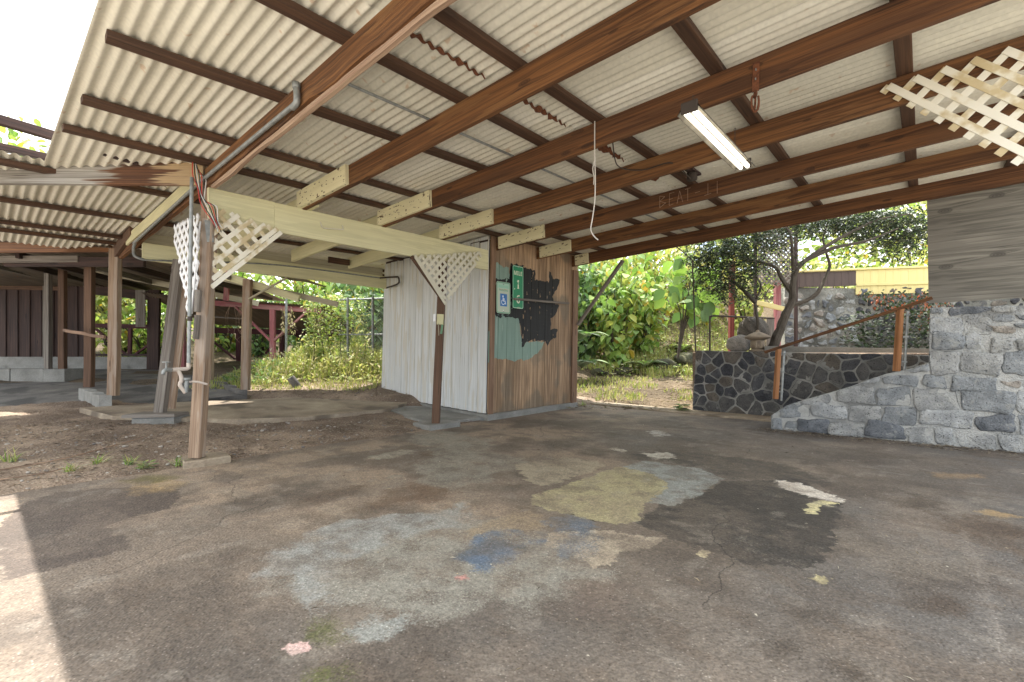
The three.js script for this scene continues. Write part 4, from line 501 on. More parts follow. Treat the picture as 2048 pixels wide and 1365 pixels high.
// at(a, b, z): a along the wall, b height, z out of the face
function wallBody(parent, name, region, at, depth, mat) {
  const sh = region.map((p) => new THREE.Vector2(...p)), tri = THREE.ShapeUtils.triangulateShape(sh, []), pos = [], uv = [], idx = [], n = region.length;
  for (const z of [0, -depth]) for (const p of region) { const q = at(p[0], p[1], z); pos.push(q.x, q.y, q.z); uv.push(p[0], p[1]); }
  for (const [a, b, c] of tri) idx.push(a, b, c, a + n, c + n, b + n);
  for (let i = 0; i < n; i++) { const j = (i + 1) % n, b = pos.length / 3; for (const [k, z, w] of [[i, 0, 0], [j, 0, 0], [j, -depth, 1], [i, -depth, 1]]) { const q = at(region[k][0], region[k][1], z); pos.push(q.x, q.y, q.z); uv.push(region[k][0] + region[k][1], w * depth); } idx.push(b, b + 1, b + 2, b, b + 2, b + 3); }
  const g = setGeo(pos, uv, idx).toNonIndexed(); g.computeVertexNormals(); return placed(parent, name, g, mat);
}
function rowSeeds(a0, a1, b0, b1, ha, hb, jit) { const o = []; for (let b = b0 + hb * 0.5, r = 0; b < b1 + hb * 0.3; b += hb * rr(0.85, 1.15), r++) for (let a = a0 + (r & 1 ? 0.1 : 0.55) * ha; a < a1 + ha * 0.3; a += ha * rr(0.65, 1.4)) o.push([a + rr(-jit, jit) * ha, b + rr(-jit, jit) * hb]); return o; }
const bigWall = thing('stair_wall', 'grey lava stone stair wall with pale mortar, stepping up beside the plywood', 'stone wall', W(7.4, 0, 0));
{ const at = (a, b, z) => W(7.2 - z, b, a), reg = [[1.6, -0.02], [1.58, 0.2], [1.42, 0.33], [1.1, 0.46], [0.75, 0.6], [0.4, 0.77], [0.12, 0.86], [-0.02, 0.93], [-0.03, 1.56], [-0.5, 1.54], [-1.9, 1.52], [-1.9, -0.02]];
  wallBody(bigWall, 'mortar', reg, at, 0.42, M.mortar);
  const cells = []; let b = -0.02;                                    // roughly coursed rubble: uneven courses of uneven blocks
  while (b < 1.56) { const hgt = rr(0.11, 0.26); let a = -1.95 + rr(0, 0.2); while (a < 1.65) { const w = rr(0.14, 0.44) * (0.7 + hgt * 1.6), split = hgt > 0.2 && w < 0.3 && R() < 0.45, tilt = rr(-0.03, 0.03); for (const [p, q] of split ? [[0, 0.5], [0.5, 1]] : [[0, 1]]) cells.push([a, b + hgt * p + 0.05 * (vn(a * 2.2, b * 3, 1201) - 0.5), a + w, b + hgt * q + 0.05 * (vn((a + w) * 2.2, b * 3, 1201) - 0.5), tilt]); a += w; } b += hgt; }
  for (const [a0, b0, a1, b1, tl] of cells) { const j = rr(0.006, 0.02), wob = 0.032, q = [[a0 + j + rr(-wob, wob), b0 + j + rr(-wob, wob)], [a1 - j + rr(-wob, wob), b0 + j + tl + rr(-wob, wob)], [a1 - j + rr(-wob, wob), b1 - j + tl + rr(-wob, wob)], [a0 + j + rr(-wob, wob), b1 - j + rr(-wob, wob)]];
    let c = reg.map((p) => p.slice()); const cx = (a0 + a1) / 2, cy = (b0 + b1) / 2; for (let k = 0; k < 4; k++) { const p = q[k], r = q[(k + 1) % 4]; let nx = r[1] - p[1], ny = -(r[0] - p[0]); const l = Math.hypot(nx, ny) || 1; nx /= l; ny /= l; if ((cx - p[0]) * nx + (cy - p[1]) * ny > 0) { nx = -nx; ny = -ny; } c = clipHalf(c, p[0], p[1], nx, ny); if (c.length < 3) break; }
    if (c.length < 3) continue; let ar = 0; for (let k = 0; k < c.length; k++) { const n = (k + 1) % c.length; ar += c[k][0] * c[n][1] - c[n][0] * c[k][1]; } if (Math.abs(ar) < 0.012) continue; const g = stoneGeo(c, rr(0.002, 0.036), 0.011, at); if (g) placed(bigWall, 'stone', g, M.stone[[0, 1, 4, 0, 1, 3, 4, 2, 0, 1][Math.floor(R() * 10)]]); }
  const ae = (a, b, z) => W(7.2 + a, b, 1.6 + z), re = [[0.02, -0.02], [0.02, 0.18], [0.42, 0.18], [0.42, -0.02]]; for (const c of stoneCells(re, rowSeeds(0, 0.42, 0, 0.2, 0.25, 0.2, 0.1), 0.03)) { const g = stoneGeo(c, 0.02, 0.004, ae); if (g) placed(bigWall, 'stone', g, M.stone[1]); } }
const lowWall = thing('low_stone_wall', 'low wall of dark fitted lava stones with grey mortar below the garden tree', 'stone wall', W(8.6, 0, 1.5));
{ const at = (a, b, z) => W(8.43 - z, b, a), reg = [[3.13, -0.02], [3.06, 1.08], [1.2, 1.035], [-0.4, 1.0], [-0.4, -0.02]];
  wallBody(lowWall, 'mortar', reg, at, 0.35, M.mortarDark);
  let seeds = []; for (let k = 0; k < 900 && seeds.length < 104; k++) { const s = [rr(-0.4, 3.15), rr(0, 1.07)], r = 0.09 + 0.15 * Math.pow(hash(k, 3, 9), 1.4); if (seeds.every((q) => Math.hypot(q[0] - s[0], (q[1] - s[1]) * 1.15) > Math.max(r, q[2]))) seeds.push([...s, r]); }
  for (const c of stoneCells(reg, seeds, 0.02)) { const g = stoneGeo(c, rr(0.006, 0.02), 0.007, at); if (g) placed(lowWall, 'stone', g, M.stoneDark[Math.floor(R() * 4)]); }
  // planter behind the wall
  struct('planter_ground', slabGeo([8.5, 3.15, 8.7, -0.6, 11.5, -0.6, 12.2, 3.3], -0.1, (u, v) => 1.04 + 0.02 * Math.sin(u * 3 + v * 2)), M.dirt);
  soloPlaced('concrete_coping', 'pale concrete coping at the foot of the far mossy wall', 'coping', slabGeo([9.0, 2.1, 8.98, -0.7, 9.25, -0.7, 9.28, 2.1], 1.0, (u, v) => 1.1 + 0.026 * (v + 0.1)), M.concrete);
}
const ply = solo('plywood_sheet', 'weathered grey plywood sheet standing above the stone stair wall', 'plywood', (() => { const g = new THREE.BoxGeometry(2.1, 1.36, 0.016, 1, 1, 1), p = g.attributes.position, q = g.attributes.uv; for (let i = 0; i < p.count; i++) q.setXY(i, p.getX(i) * 1.1, p.getY(i) * 0.75); g.rotateZ(-0.012); g.rotateY(Math.PI / 2); return g; })(), M.ply, W(7.64, 2.335, -1.06));
{ // handrail
  const h = thing('handrail', 'brown sloping handrail on two orange posts beside the stone stair', 'handrail', W(7.4, 0.45, 0.8)), a = W(7.4, 1.05, 1.72), b = W(7.4, 1.685, -0.05);
  timber(h, 'rail', a, b, 0.09, 0.035, M.rafter, { seg: 6, ch: 0.006 });
  for (const [v, y0, y1] of [[1.55, 0.4, 1.1], [0.24, 0.82, 1.575]]) { const p = timber(h, 'post', W(7.39, y0, v + 0.035), W(7.4, y1, v), 0.052, 0.07, M.orange, { ch: 0.006 }); tube(p, 'steel_pipe', [W(7.385, y0 - 0.02, v - 0.035 ), W(7.395, y1 - 0.03, v - 0.07)], 0.016, M.galv, 0.016, 8); for (const t of [0.15, 0.55, 0.9]) timber(p, 'clamp', W(7.365, lerp(y0, y1, t), v - 0.01 - t * 0.035), W(7.365, lerp(y0, y1, t), v - 0.062 - t * 0.035), 0.008, 0.02, M.galv, {}); }
}
// far garden wall: rubble with old mortar, a brown and a cream painted band of boards on top
const farWall = thing('garden_wall', 'mossy rubble garden wall topped by brown and cream painted boards', 'stone wall', Yd(7.9, 1.0, 10.75));
{ const A = Yd(6.4, 0, 11.1), B = Yd(13.0, 0, 9.53), d = B.clone().sub(A), len = d.length(), n = new THREE.Vector3(0, 1, 0).cross(d).normalize(); d.normalize(); if (n.dot(Yd(0, 0, 0).sub(A)) < 0) n.negate();
  const at = (a, b, z) => A.clone().addScaledVector(d, a).addScaledVector(n, z).setY(b), reg = [[0, 0.95], [0, 2.58], [1.5, 2.5], [len, 2.42], [len, 0.95]];
  wallBody(farWall, 'mortar', reg, at, 0.4, M.mortarOld);
  const seeds = rowSeeds(0, len, 0.95, 2.45, 0.2, 0.15, 0.4).filter(() => R() < 0.8); for (const c of stoneCells(reg, seeds, 0.055)) { const g = stoneGeo(c, rr(-0.005, 0.06), 0.02, at); const cx = c[0][0]; if (g && c.every((p) => p[1] < 2.5)) placed(farWall, 'stone', g, cx < 1.6 ? M.stone[Math.floor(R() * 5)] : M.stoneDark[Math.floor(R() * 4)]); }
  for (let k = 0; k < 50; k++) { const a = k * 0.145, b = a + 0.14; if (b > len) break; const cream = a > 1.42; timber(farWall, cream ? 'cream_board' : 'brown_board', at((a + b) / 2, cream ? 2.36 : 2.56, 0.03), at((a + b) / 2, 2.9, 0.03), 0.143, 0.02, cream ? M.cream : M.brownPaint, { up: n, ch: 0.002 }); }
  timber(farWall, 'cap_board', at(0, 2.93, 0.0), at(len, 2.93, 0.0), 0.16, 0.04, M.cream, { seg: 4 }); timber(farWall, 'cream_rail', at(1.45, 2.58, 0.055), at(len, 2.57, 0.055), 0.02, 0.06, M.cream, {});
}
// ---------------------------------------------------------------- old shed on the left (yard axes)
const T = (g, name, a, b, w, h, mat, o) => timber(g, name, Yd(...a), Yd(...b), w, h, mat, { ch: 0.005, ...o });
const shed = thing('open_shed', 'dark tumbledown open shed with brown posts and plank walls at far left', 'shed', Yd(-8.5, 0.3, 9));
{
  T(shed, 'post', [-5.98, 0.4, 7.1], [-5.95, 2.6, 7.1], 0.14, 0.09, M.post, { seg: 6, wob: 0.006 }); T(shed, 'post', [-7.15, 0.46, 8.0], [-7.14, 2.62, 8.0], 0.13, 0.09, M.postBrown, { seg: 6, wob: 0.006 });
  T(shed, 'post', [-9.5, 0.68, 10], [-9.5, 3.08, 10], 0.13, 0.09, M.postBrown, { seg: 5, wob: 0.006 }); T(shed, 'post', [-9.85, 0.7, 10.05], [-9.85, 3.0, 10.05], 0.1, 0.1, M.grayWood, { seg: 4 });
  T(shed, 'beam', [-9.4, 2.66, 7.32], [-6.0, 2.67, 7.25], 0.05, 0.17, M.rafterB, { seg: 6, wob: 0.006 }); T(shed, 'beam', [-9.6, 2.56, 7.75], [-7.05, 2.57, 7.7], 0.045, 0.11, M.grayWood, { seg: 4 }); T(shed, 'beam', [-8.4, 2.55, 7.85], [-5.9, 2.5, 7.6], 0.05, 0.16, M.dark, {});
  T(shed, 'tie_beam', [-6.0, 2.55, 7.15], [-5.1, 2.72, 6.35], 0.05, 0.19, M.postBrown, {});
  for (let k = 0; k < 7; k++) T(shed, 'roof_rafter', [-12.2 + k * 1.15, 2.95 - 0.09 * k, 13.2 - k * 0.1], [-9.4 + k * 0.72, 2.72 - 0.05 * k, 7.3 + 0.15 * k], 0.05, 0.11, k % 3 ? M.dark : M.grayWood, { seg: 3, wob: 0.01 });
  T(shed, 'eave_board', [-10.4, 3.12, 9.9], [-6.0, 2.2, 11.2], 0.04, 0.13, M.paintGray, { seg: 4 });
  for (let k = 0; k < 8; k++) { const x0 = -13.4 + k * 1.02, pos = [], uv = [], idx = []; for (let i = 0; i <= 40; i++) for (let j = 0; j <= 2; j++) { const x = x0 + i / 40 * 1.08, z = lerp(7.15, 13.4, j / 2), p = Yd(x + (j / 2) * -1.2, 2.86 - Math.max(0, x + 8.5) * 0.09 - (z - 7.15) * 0.012 + 0.012 * Math.sin(i / 40 * 1.08 / 0.0762 * 6.283), z); pos.push(p.x, p.y, p.z); uv.push(z, x); if (i < 40 && j < 2) { const a = i * 3 + j; idx.push(a, a + 3, a + 1, a + 1, a + 3, a + 4); } } placed(shed, 'roof_sheet', setGeo(pos, uv, idx), M.sheetOld); }  // last two sheets added to keep sun off the ground below
  for (let k = 0; k < 17; k++) { const x = -13.9 + k * 0.158; T(shed, 'wall_plank', [x, 0.9, 12.5 - 0.026 * (k % 2)], [x + rr(-0.01, 0.01), 2.95 - 0.005 * k, 12.5 - 0.026 * (k % 2)], 0.172, 0.022, M.dark, { up: Yd(0, 0, 0).sub(Yd(0, 0, 1)), ch: 0.003 }); }
  T(shed, 'wall_rail', [-14, 2.76, 12.42], [-11.9, 2.72, 12.42], 0.05, 0.1, M.postBrown, {}); T(shed, 'wall_post', [-12.2, 0.9, 12.4], [-12.2, 3.15, 12.4], 0.12, 0.1, M.grayWood, {});
  for (let k = 0; k < 4; k++) T(shed, 'window_bar', [-13.8 + k * 0.3, 2.93, 12.5], [-13.8 + k * 0.3, 3.35, 12.5], 0.05, 0.04, M.dark, {});
  T(shed, 'sill_beam', [-11.3, 2.72, 12.6], [-9.3, 2.52, 12.6], 0.06, 0.24, M.dark, {}); T(shed, 'girt', [-11.3, 1.76, 12.5], [-9.3, 1.72, 12.5], 0.06, 0.11, M.maroon, {}); T(shed, 'sill', [-11.3, 0.98, 12.5], [-9.0, 0.98, 12.5], 0.08, 0.06, M.dark, {});
  T(shed, 'stud', [-10.1, 0.98, 12.5], [-10.08, 1.74, 12.5], 0.09, 0.06, M.maroon, {}); T(shed, 'stud', [-9.4, 0.98, 12.5], [-9.4, 1.74, 12.5], 0.07, 0.06, M.maroon, {}); T(shed, 'brace', [-11.0, 1.66, 12.52], [-10.2, 0.98, 12.52], 0.07, 0.05, M.maroon, {}); T(shed, 'brace', [-9.95, 1.0, 12.52], [-9.4, 1.4, 12.52], 0.07, 0.05, M.maroon, {});
  T(shed, 'end_wall', [-9.25, 0.6, 12.2], [-9.22, 2.66, 12.2], 0.3, 0.08, M.dark, {}); T(shed, 'end_panel', [-9.5, 1.7, 12.1], [-9.5, 2.64, 12.1], 0.25, 0.03, M.grayWood, {});
  placed(shed, 'foundation_kerb', slabGeo(yardPoly([-14, 12.35, -9.0, 12.35, -9.0, 12.75, -14, 12.75]), 0.4, 0.93), M.concrete);
  for (const [k, x] of [-10.8, -10.1, -9.42].entries()) placed(shed, 'foundation_block', slabGeo(yardPoly([x - 0.34, 9.85, x + (k > 1 ? 0.1 : 0.335), 9.85, x + (k > 1 ? 0.1 : 0.335), 10.3, x - 0.34, 10.3]), 0.35, 0.7), M.concrete);
  for (let k = 0; k < 3; k++) { const a = k / 3, b = (k + 1) / 3, xa = lerp(-5.92, -7.1, a), xb = lerp(-5.92, -7.1, b) + 0.02, za = lerp(7.0, 7.95, a), zb = lerp(7.0, 7.95, b) - 0.015; placed(shed, 'block', slabGeo(yardPoly([xa, za, xb, zb, xb - 0.19, zb, xa - 0.19, za]), 0.08, 0.41 + 0.02 * k), M.concrete); }
  T(shed, 'loose_stick', [-7.5, 1.42, 7.9], [-6.2, 1.28, 7.2], 0.03, 0.05, M.trim, { seg: 8, wob: 0.02 });
  for (let k = 0; k < 4; k++) { const a = k / 4, b = (k + 1) / 4 - 0.004; placed(shed, 'side_kerb', slabGeo(yardPoly([lerp(-4.7, -6.6, a), lerp(8.4, 10.4, a), lerp(-4.7, -6.6, b), lerp(8.4, 10.4, b), lerp(-4.9, -6.8, b), lerp(8.4, 10.4, b), lerp(-4.9, -6.8, a), lerp(8.4, 10.4, a)]), 0.02, 0.38 + 0.04 * k), M.concreteDark); }
  T(shed, 'post', [-4.79, 0.37, 8.5], [-4.75, 2.36, 8.5], 0.14, 0.09, M.post, { seg: 5, wob: 0.005 }); T(shed, 'post', [-6.5, 0.5, 10.2], [-6.5, 2.3, 10.2], 0.11, 0.1, M.postBrown, {}); T(shed, 'post', [-6.0, 0.5, 9.4], [-5.98, 2.3, 9.4], 0.1, 0.1, M.post, {});
  T(shed, 'eave_beam', [-5.6, 2.55, 8.6], [-3.85, 2.02, 8.55], 0.05, 0.13, M.paint, { seg: 3 }); T(shed, 'eave_beam', [-5.3, 2.4, 8.7], [-3.2, 1.93, 8.7], 0.05, 0.1, M.paintGray, { seg: 3 }); T(shed, 'strut', [-4.0, 2.37, 8.4], [-4.7, 2.0, 8.45], 0.04, 0.03, M.paintGray, {});
  { const pos = [], uv = [], idx = []; for (let i = 0; i <= 40; i++) for (let j = 0; j <= 1; j++) { const x = lerp(-6.4, -3.7, i / 40), p = Yd(x, 2.62 - (x + 5) * 0.2 + 0.01 * Math.sin(x / 0.0762 * 6.28), 8.45 + j * 1.1); pos.push(p.x, p.y, p.z); uv.push(x, j); if (i < 40) { const a = i * 2 + j; if (!j) idx.push(a, a + 2, a + 1, a + 1, a + 2, a + 3); } } placed(shed, 'roof_sheet', setGeo(pos, uv, idx), M.sheetOld); }
}
{ const l = thing('leaning_post', 'weathered leaning post standing on a grey block behind the tap post', 'post', Yd(-4.65, 0.1, 6.25)); T(l, 'post', [-4.65, 0.25, 6.25], [-4.51, 2.3, 6.42], 0.125, 0.09, M.grayWood, { seg: 6, wob: 0.006 }); T(l, 'board', [-4.55, 0.3, 6.32], [-4.42, 2.25, 6.46], 0.1, 0.04, M.post, { seg: 4 });
  const b = soloPlaced('concrete_block', 'pale concrete block under the leaning post', 'block', slabGeo(yardPoly([-4.84, 6.02, -4.36, 6.1, -4.36, 6.4, -4.84, 6.36]), 0.02, 0.215), M.concrete); const c = soloPlaced('wood_pad', 'short weathered plank between the concrete block and leaning post', 'plank', slabGeo(yardPoly([-4.94, 5.98, -4.34, 6.08, -4.34, 6.36, -4.94, 6.34]), 0.216, 0.258), M.grayWood); }
// pink framed shed behind
const pinkShed = thing('pink_shed', 'low shed with pink beam, braced posts and dark rusty roof among the vines', 'shed', Yd(-6.5, 0.6, 13));
{
  T(pinkShed, 'front_beam', [-8.6, 2.37, 12], [-4.85, 2.1, 12], 0.05, 0.13, M.pink, { seg: 4 }); T(pinkShed, 'front_post', [-6.07, 0.6, 12], [-6.07, 2.13, 12], 0.12, 0.1, M.pink, {}); T(pinkShed, 'front_brace', [-7.0, 2.2, 11.98], [-6.12, 1.35, 11.98], 0.07, 0.05, M.pink, {}); T(pinkShed, 'front_brace', [-5.18, 2.08, 11.98], [-6.02, 1.35, 11.98], 0.07, 0.05, M.pink, {}); T(pinkShed, 'front_post', [-4.98, 0.6, 12.1], [-4.95, 2.1, 12.1], 0.12, 0.1, M.maroon, {}); T(pinkShed, 'front_post', [-8.4, 0.6, 12.1], [-8.4, 2.3, 12.1], 0.1, 0.1, M.pink, {});
  T(pinkShed, 'rear_beam', [-9.3, 1.72, 14.2], [-5.2, 1.6, 14.2], 0.08, 0.16, M.maroon, {}); for (const [x, z] of [[-8.2, 14.2], [-6.9, 14.2], [-5.5, 14.2]]) T(pinkShed, 'rear_post', [x, 0.6, z], [x, 1.65, z], 0.13, 0.1, M.maroon, {}); T(pinkShed, 'rear_brace', [-9.0, 1.45, 14.1], [-8.25, 0.85, 14.1], 0.09, 0.05, M.maroon, {}); T(pinkShed, 'rear_brace', [-7.4, 0.9, 14.1], [-6.95, 1.55, 14.1], 0.08, 0.05, M.maroon, {}); T(pinkShed, 'rear_brace', [-6.5, 1.6, 14.1], [-5.6, 0.9, 14.1], 0.08, 0.05, M.maroon, {});
  for (let k = 0; k < 6; k++) { const x0 = -9.3 + k * 0.78, pos = [], uv = [], idx = []; for (let i = 0; i <= 36; i++) for (let j = 0; j <= 1; j++) { const x = x0 + i / 36 * 0.82, p = Yd(x, (2.44 - (x + 7.9) * 0.075) - j * 0.62 + 0.012 * Math.sin(x / 0.0762 * 6.283), 11.85 + j * 2.5); pos.push(p.x, p.y, p.z); uv.push(j * 2.5, x); if (i < 36 && !j) { const a = i * 2; idx.push(a, a + 2, a + 1, a + 1, a + 2, a + 3); } } placed(pinkShed, 'roof_sheet', setGeo(pos, uv, idx), M.sheetOld); }
  T(pinkShed, 'pipe_rail', [-8.4, 2.0, 11.9], [-6.6, 1.88, 11.9], 0.03, 0.03, M.grayWood, {});
}
solo('pink_pole', 'slanting pink wooden pole rising above the pink beam', 'pole', (() => { const a = Yd(-6.38, 2.2, 10.55), b = Yd(-6.27, 3.25, 10.5), g = timberGeo(a.distanceTo(b), 0.1, 0.06); g.applyQuaternion(frame(a, b)); return g; })(), M.pink, Yd(-6.38, 2.2, 10.55));
{ // chain-link fence
  const f = thing('chain_link_fence', 'chain link fence with rusty pipe posts beside the white hut wall, half hidden by vines', 'fence', Yd(-3.2, 0.45, 10.6));
  for (const [x, z] of [[-3.09, 10.5], [-3.68, 10.6], [-5.2, 10.9]]) tube(f, 'post', [Yd(x, 0.3, z), Yd(x, 2.28, z)], 0.028, M.galv, 0.028, 8); tube(f, 'top_rail', [Yd(-2.2, 2.25, 10.4), Yd(-3.9, 2.23, 10.65)], 0.021, M.galv, 0.021, 7); tube(f, 'middle_rail', [Yd(-2.2, 1.44, 10.4), Yd(-3.9, 1.45, 10.65)], 0.018, M.galv, 0.018, 7);
  const gs = []; for (let k = -28; k < 40; k++) for (const s of [-1, 1]) { let x0 = -2.2 - k * 0.062, x1 = x0 - s * 1.75, y0 = 0.48, y1 = 2.23; const cut = (x, y) => [x, y]; const lo = -3.9, hi = -2.2; let t0 = 0, t1 = 1; const dx = x1 - x0; for (const [a, sg] of [[lo, 1], [hi, -1]]) { const f0 = (x0 - a) * sg, f1 = (x1 - a) * sg; if (f0 < 0 && f1 < 0) { t0 = 2; break; } if (f0 < 0) t0 = Math.max(t0, f0 / (f0 - f1)); if (f1 < 0) t1 = Math.min(t1, f0 / (f0 - f1)); } if (t1 - t0 < 0.02) continue; const q = (t) => { const x = x0 + dx * t; return Yd(x, lerp(y0, y1, t), 10.4 + (-2.2 - x) * 0.147 + s * 0.004); }; gs.push(tubeGeo([q(t0), q(t1)], 0.0028, 0.0028, 4)); }
  placed(f, 'wire_mesh', mergeGeometries(gs), M.galv);
}
solo('pipe_stub', 'short grey pipe stub sticking out of the weeds', 'pipe', (() => { const a = Yd(-4.31, 0.56, 9.2), b = Yd(-4.08, 0.2, 9.3); return tubeGeo([a, b].map((p) => p.clone().sub(a)), 0.075, 0.075, 12); })(), M.concreteDark, Yd(-4.31, 0.56, 9.2));
solo('log', 'thin dark log lying at the edge of the sunny dirt', 'log', (() => { const a = Yd(-3.7, 0.27, 8.85); return tubeGeo([a, Yd(-3.4, 0.26, 8.83), Yd(-3.05, 0.26, 8.85)].map((p) => p.clone().sub(a)), 0.035, 0.03, 7, 12, 0.3); })(), M.bark, Yd(-3.7, 0.27, 8.85));
// ---------------------------------------------------------------- garden at right: posts, rails, lantern, boulders
T(thing('red_post', 'red brown wooden post standing behind the low stone wall', 'post', Yd(4.44, 1.05, 9.6)), 'post', [4.44, 0.95, 9.6], [4.47, 2.9, 9.6], 0.09, 0.09, M.redPost, { seg: 4 });
{ const r = thing('pipe_railing', 'dark iron pipe railing behind the low stone wall', 'railing', Yd(4.4, 1.05, 9.05)); tube(r, 'rail', [Yd(3.78, 1.72, 9.0), Yd(3.84, 1.742, 9.0), Yd(5.1, 1.71, 9.2)], 0.018, M.iron, 0.018, 7, 14); tube(r, 'rail_post', [Yd(3.76, 1.0, 9.0), Yd(3.765, 1.71, 9.0), Yd(3.8, 1.742, 9.0)], 0.018, M.iron, 0.018, 7, 14); }
{ const s = thing('iron_rod', 'tall thin iron rod with a joint standing at the low wall corner', 'rod', Yd(3.34, 1.05, 8.6)); tube(s, 'rod', [Yd(3.34, 1.0, 8.6), Yd(3.28, 2.73, 8.6)], 0.013, M.iron, 0.011, 6); tube(s, 'joint', [Yd(3.3, 2.3, 8.6), Yd(3.299, 2.36, 8.6)], 0.02, M.iron, 0.02, 7); tube(s, 'cable', [Yd(3.28, 2.72, 8.6), Yd(3.0, 2.86, 8.4), Yd(2.7, 2.98, 8.2)], 0.01, M.iron, 0.01, 5); }
{ const l = thing('stone_lantern', 'small grey stone lantern with a wide cap on the low wall', 'lantern', Yd(4.31, 1.05, 8.3)), lat = (pts) => new THREE.LatheGeometry(pts.map((q) => new THREE.Vector2(...q)), 20), m = M.concreteWarm, p = Yd(4.31, 1.05, 8.3); part(l, 'base', lat([[0, 0], [0.14, 0], [0.14, 0.04], [0.12, 0.05], [0, 0.05]]), m, p); part(l, 'body', lat([[0, 0.05], [0.105, 0.05], [0.11, 0.12], [0.105, 0.2], [0.12, 0.21], [0, 0.215]]), m, p); part(l, 'cap', lat([[0, 0.21], [0.12, 0.215], [0.21, 0.25], [0.212, 0.268], [0.15, 0.31], [0.07, 0.345], [0.03, 0.36], [0.025, 0.385], [0, 0.395]]), m, p); for (let k = 0; k < 8; k++) { const a = k / 8 * 6.283; timber(l, 'rib', p.clone().add(new THREE.Vector3(Math.cos(a) * 0.107, 0.07, Math.sin(a) * 0.107)), p.clone().add(new THREE.Vector3(Math.cos(a) * 0.107, 0.19, Math.sin(a) * 0.107)), 0.02, 0.02, m, {}); } }
function boulder(name, label, p, r, mat, seed, squash = 0.8) { const g = mergeVertices(new THREE.IcosahedronGeometry(1, 4).deleteAttribute('uv').deleteAttribute('normal')), q = g.attributes.position; const uv = []; for (let i = 0; i < q.count; i++) { const x = q.getX(i), y = q.getY(i), z = q.getZ(i), n = 0.72 + 0.5 * fbm(x * 1.6 + seed, y * 1.6 + z * 1.3, 4, seed) + 0.12 * fbm(x * 6 + z * 4, y * 6, 3, seed + 5); q.setXYZ(i, x * r * n, y * r * n * squash, z * r * n); uv.push(x * r + z * r, y * r + z * r * 0.5); } g.setAttribute('uv', new THREE.Float32BufferAttribute(uv, 2)); g.computeVertexNormals(); return solo(name, label, 'rock', g, mat, p); }
boulder('boulder', 'dark upright boulder behind the stone lantern', Yd(4.52, 1.45, 8.85), 0.27, M.stoneDark[3], 11, 0.95); boulder('boulder', 'brown boulder left of the stone lantern', Yd(4.2, 1.2, 8.75), 0.2, M.stone[2], 12); boulder('boulder', 'mossy boulder at the foot of the sunny bank', Yd(4.35, 0.66, 13.7), 0.4, M.mossRock = std({ map: concTex([44, 44, 36], [98, 96, 66], 25), bumpMap: concBump, bumpScale: 0.03 }), 13, 0.5); boulder('boulder', 'small dark rock left of the mossy boulder', Yd(3.2, 0.5, 13.5), 0.22, M.mossRock, 14, 0.6); boulder('boulder', 'flat dark rock near the hut on the bank foot', Yd(2.5, 0.46, 13.6), 0.24, M.mossRock, 15, 0.5); boulder('boulder', 'half buried rock by the iron rod', Yd(5.2, 0.8, 14), 0.4, M.mossRock, 16, 0.6);
T(thing('fence_board', 'upright grey board between the boulder and the tree trunk', 'board', Yd(5.02, 1.05, 9.2)), 'board', [5.02, 1.0, 9.2], [5.03, 1.72, 9.2], 0.14, 0.03, M.grayWood, {});
{ const s = thing('lattice_screen', 'tall brown garden lattice screen behind the tree', 'screen', Yd(5.9, 1.2, 10.4)), nv = Yd(0, 0, 0).sub(Yd(0, 0, 1)); T(s, 'frame_post', [6.24, 1.0, 10.4], [6.24, 3.85, 10.4], 0.06, 0.06, M.dark, {}); T(s, 'frame_post', [5.4, 1.0, 10.5], [5.4, 3.85, 10.5], 0.06, 0.06, M.dark, {});
  for (let l = 0; l < 2; l++) for (let k = -16; k <= 16; k++) { const d = [Math.SQRT1_2 * (l ? -1 : 1), Math.SQRT1_2], p = [5.83 + k * 0.105, 3.2], c = clipSeg([5.43, 2.55, 6.21, 2.55, 6.21, 3.85, 5.43, 3.85], p, d); if (c) T(s, 'slat', [p[0] + d[0] * c[0], p[1] + d[1] * c[0], 10.43 + l * 0.012], [p[0] + d[0] * c[1], p[1] + d[1] * c[1], 10.43 + l * 0.012], 0.034, 0.008, M.grayWood, { up: nv, ch: 0.001 }); } }
T(thing('pink_post', 'short pink post beneath the lattice screen', 'post', Yd(6.02, 1.2, 10.7)), 'post', [6.0, 1.0, 10.7], [6.0, 2.66, 10.7], 0.12, 0.1, M.pink, {}); T(thing('pale_rail', 'pale yellow wooden rail sloping toward the tree trunk', 'rail', Yd(5.5, 1.9, 10.2)), 'rail', [5.2, 2.14, 10.2], [6.0, 1.96, 10.25], 0.05, 0.1, M.cream, {});
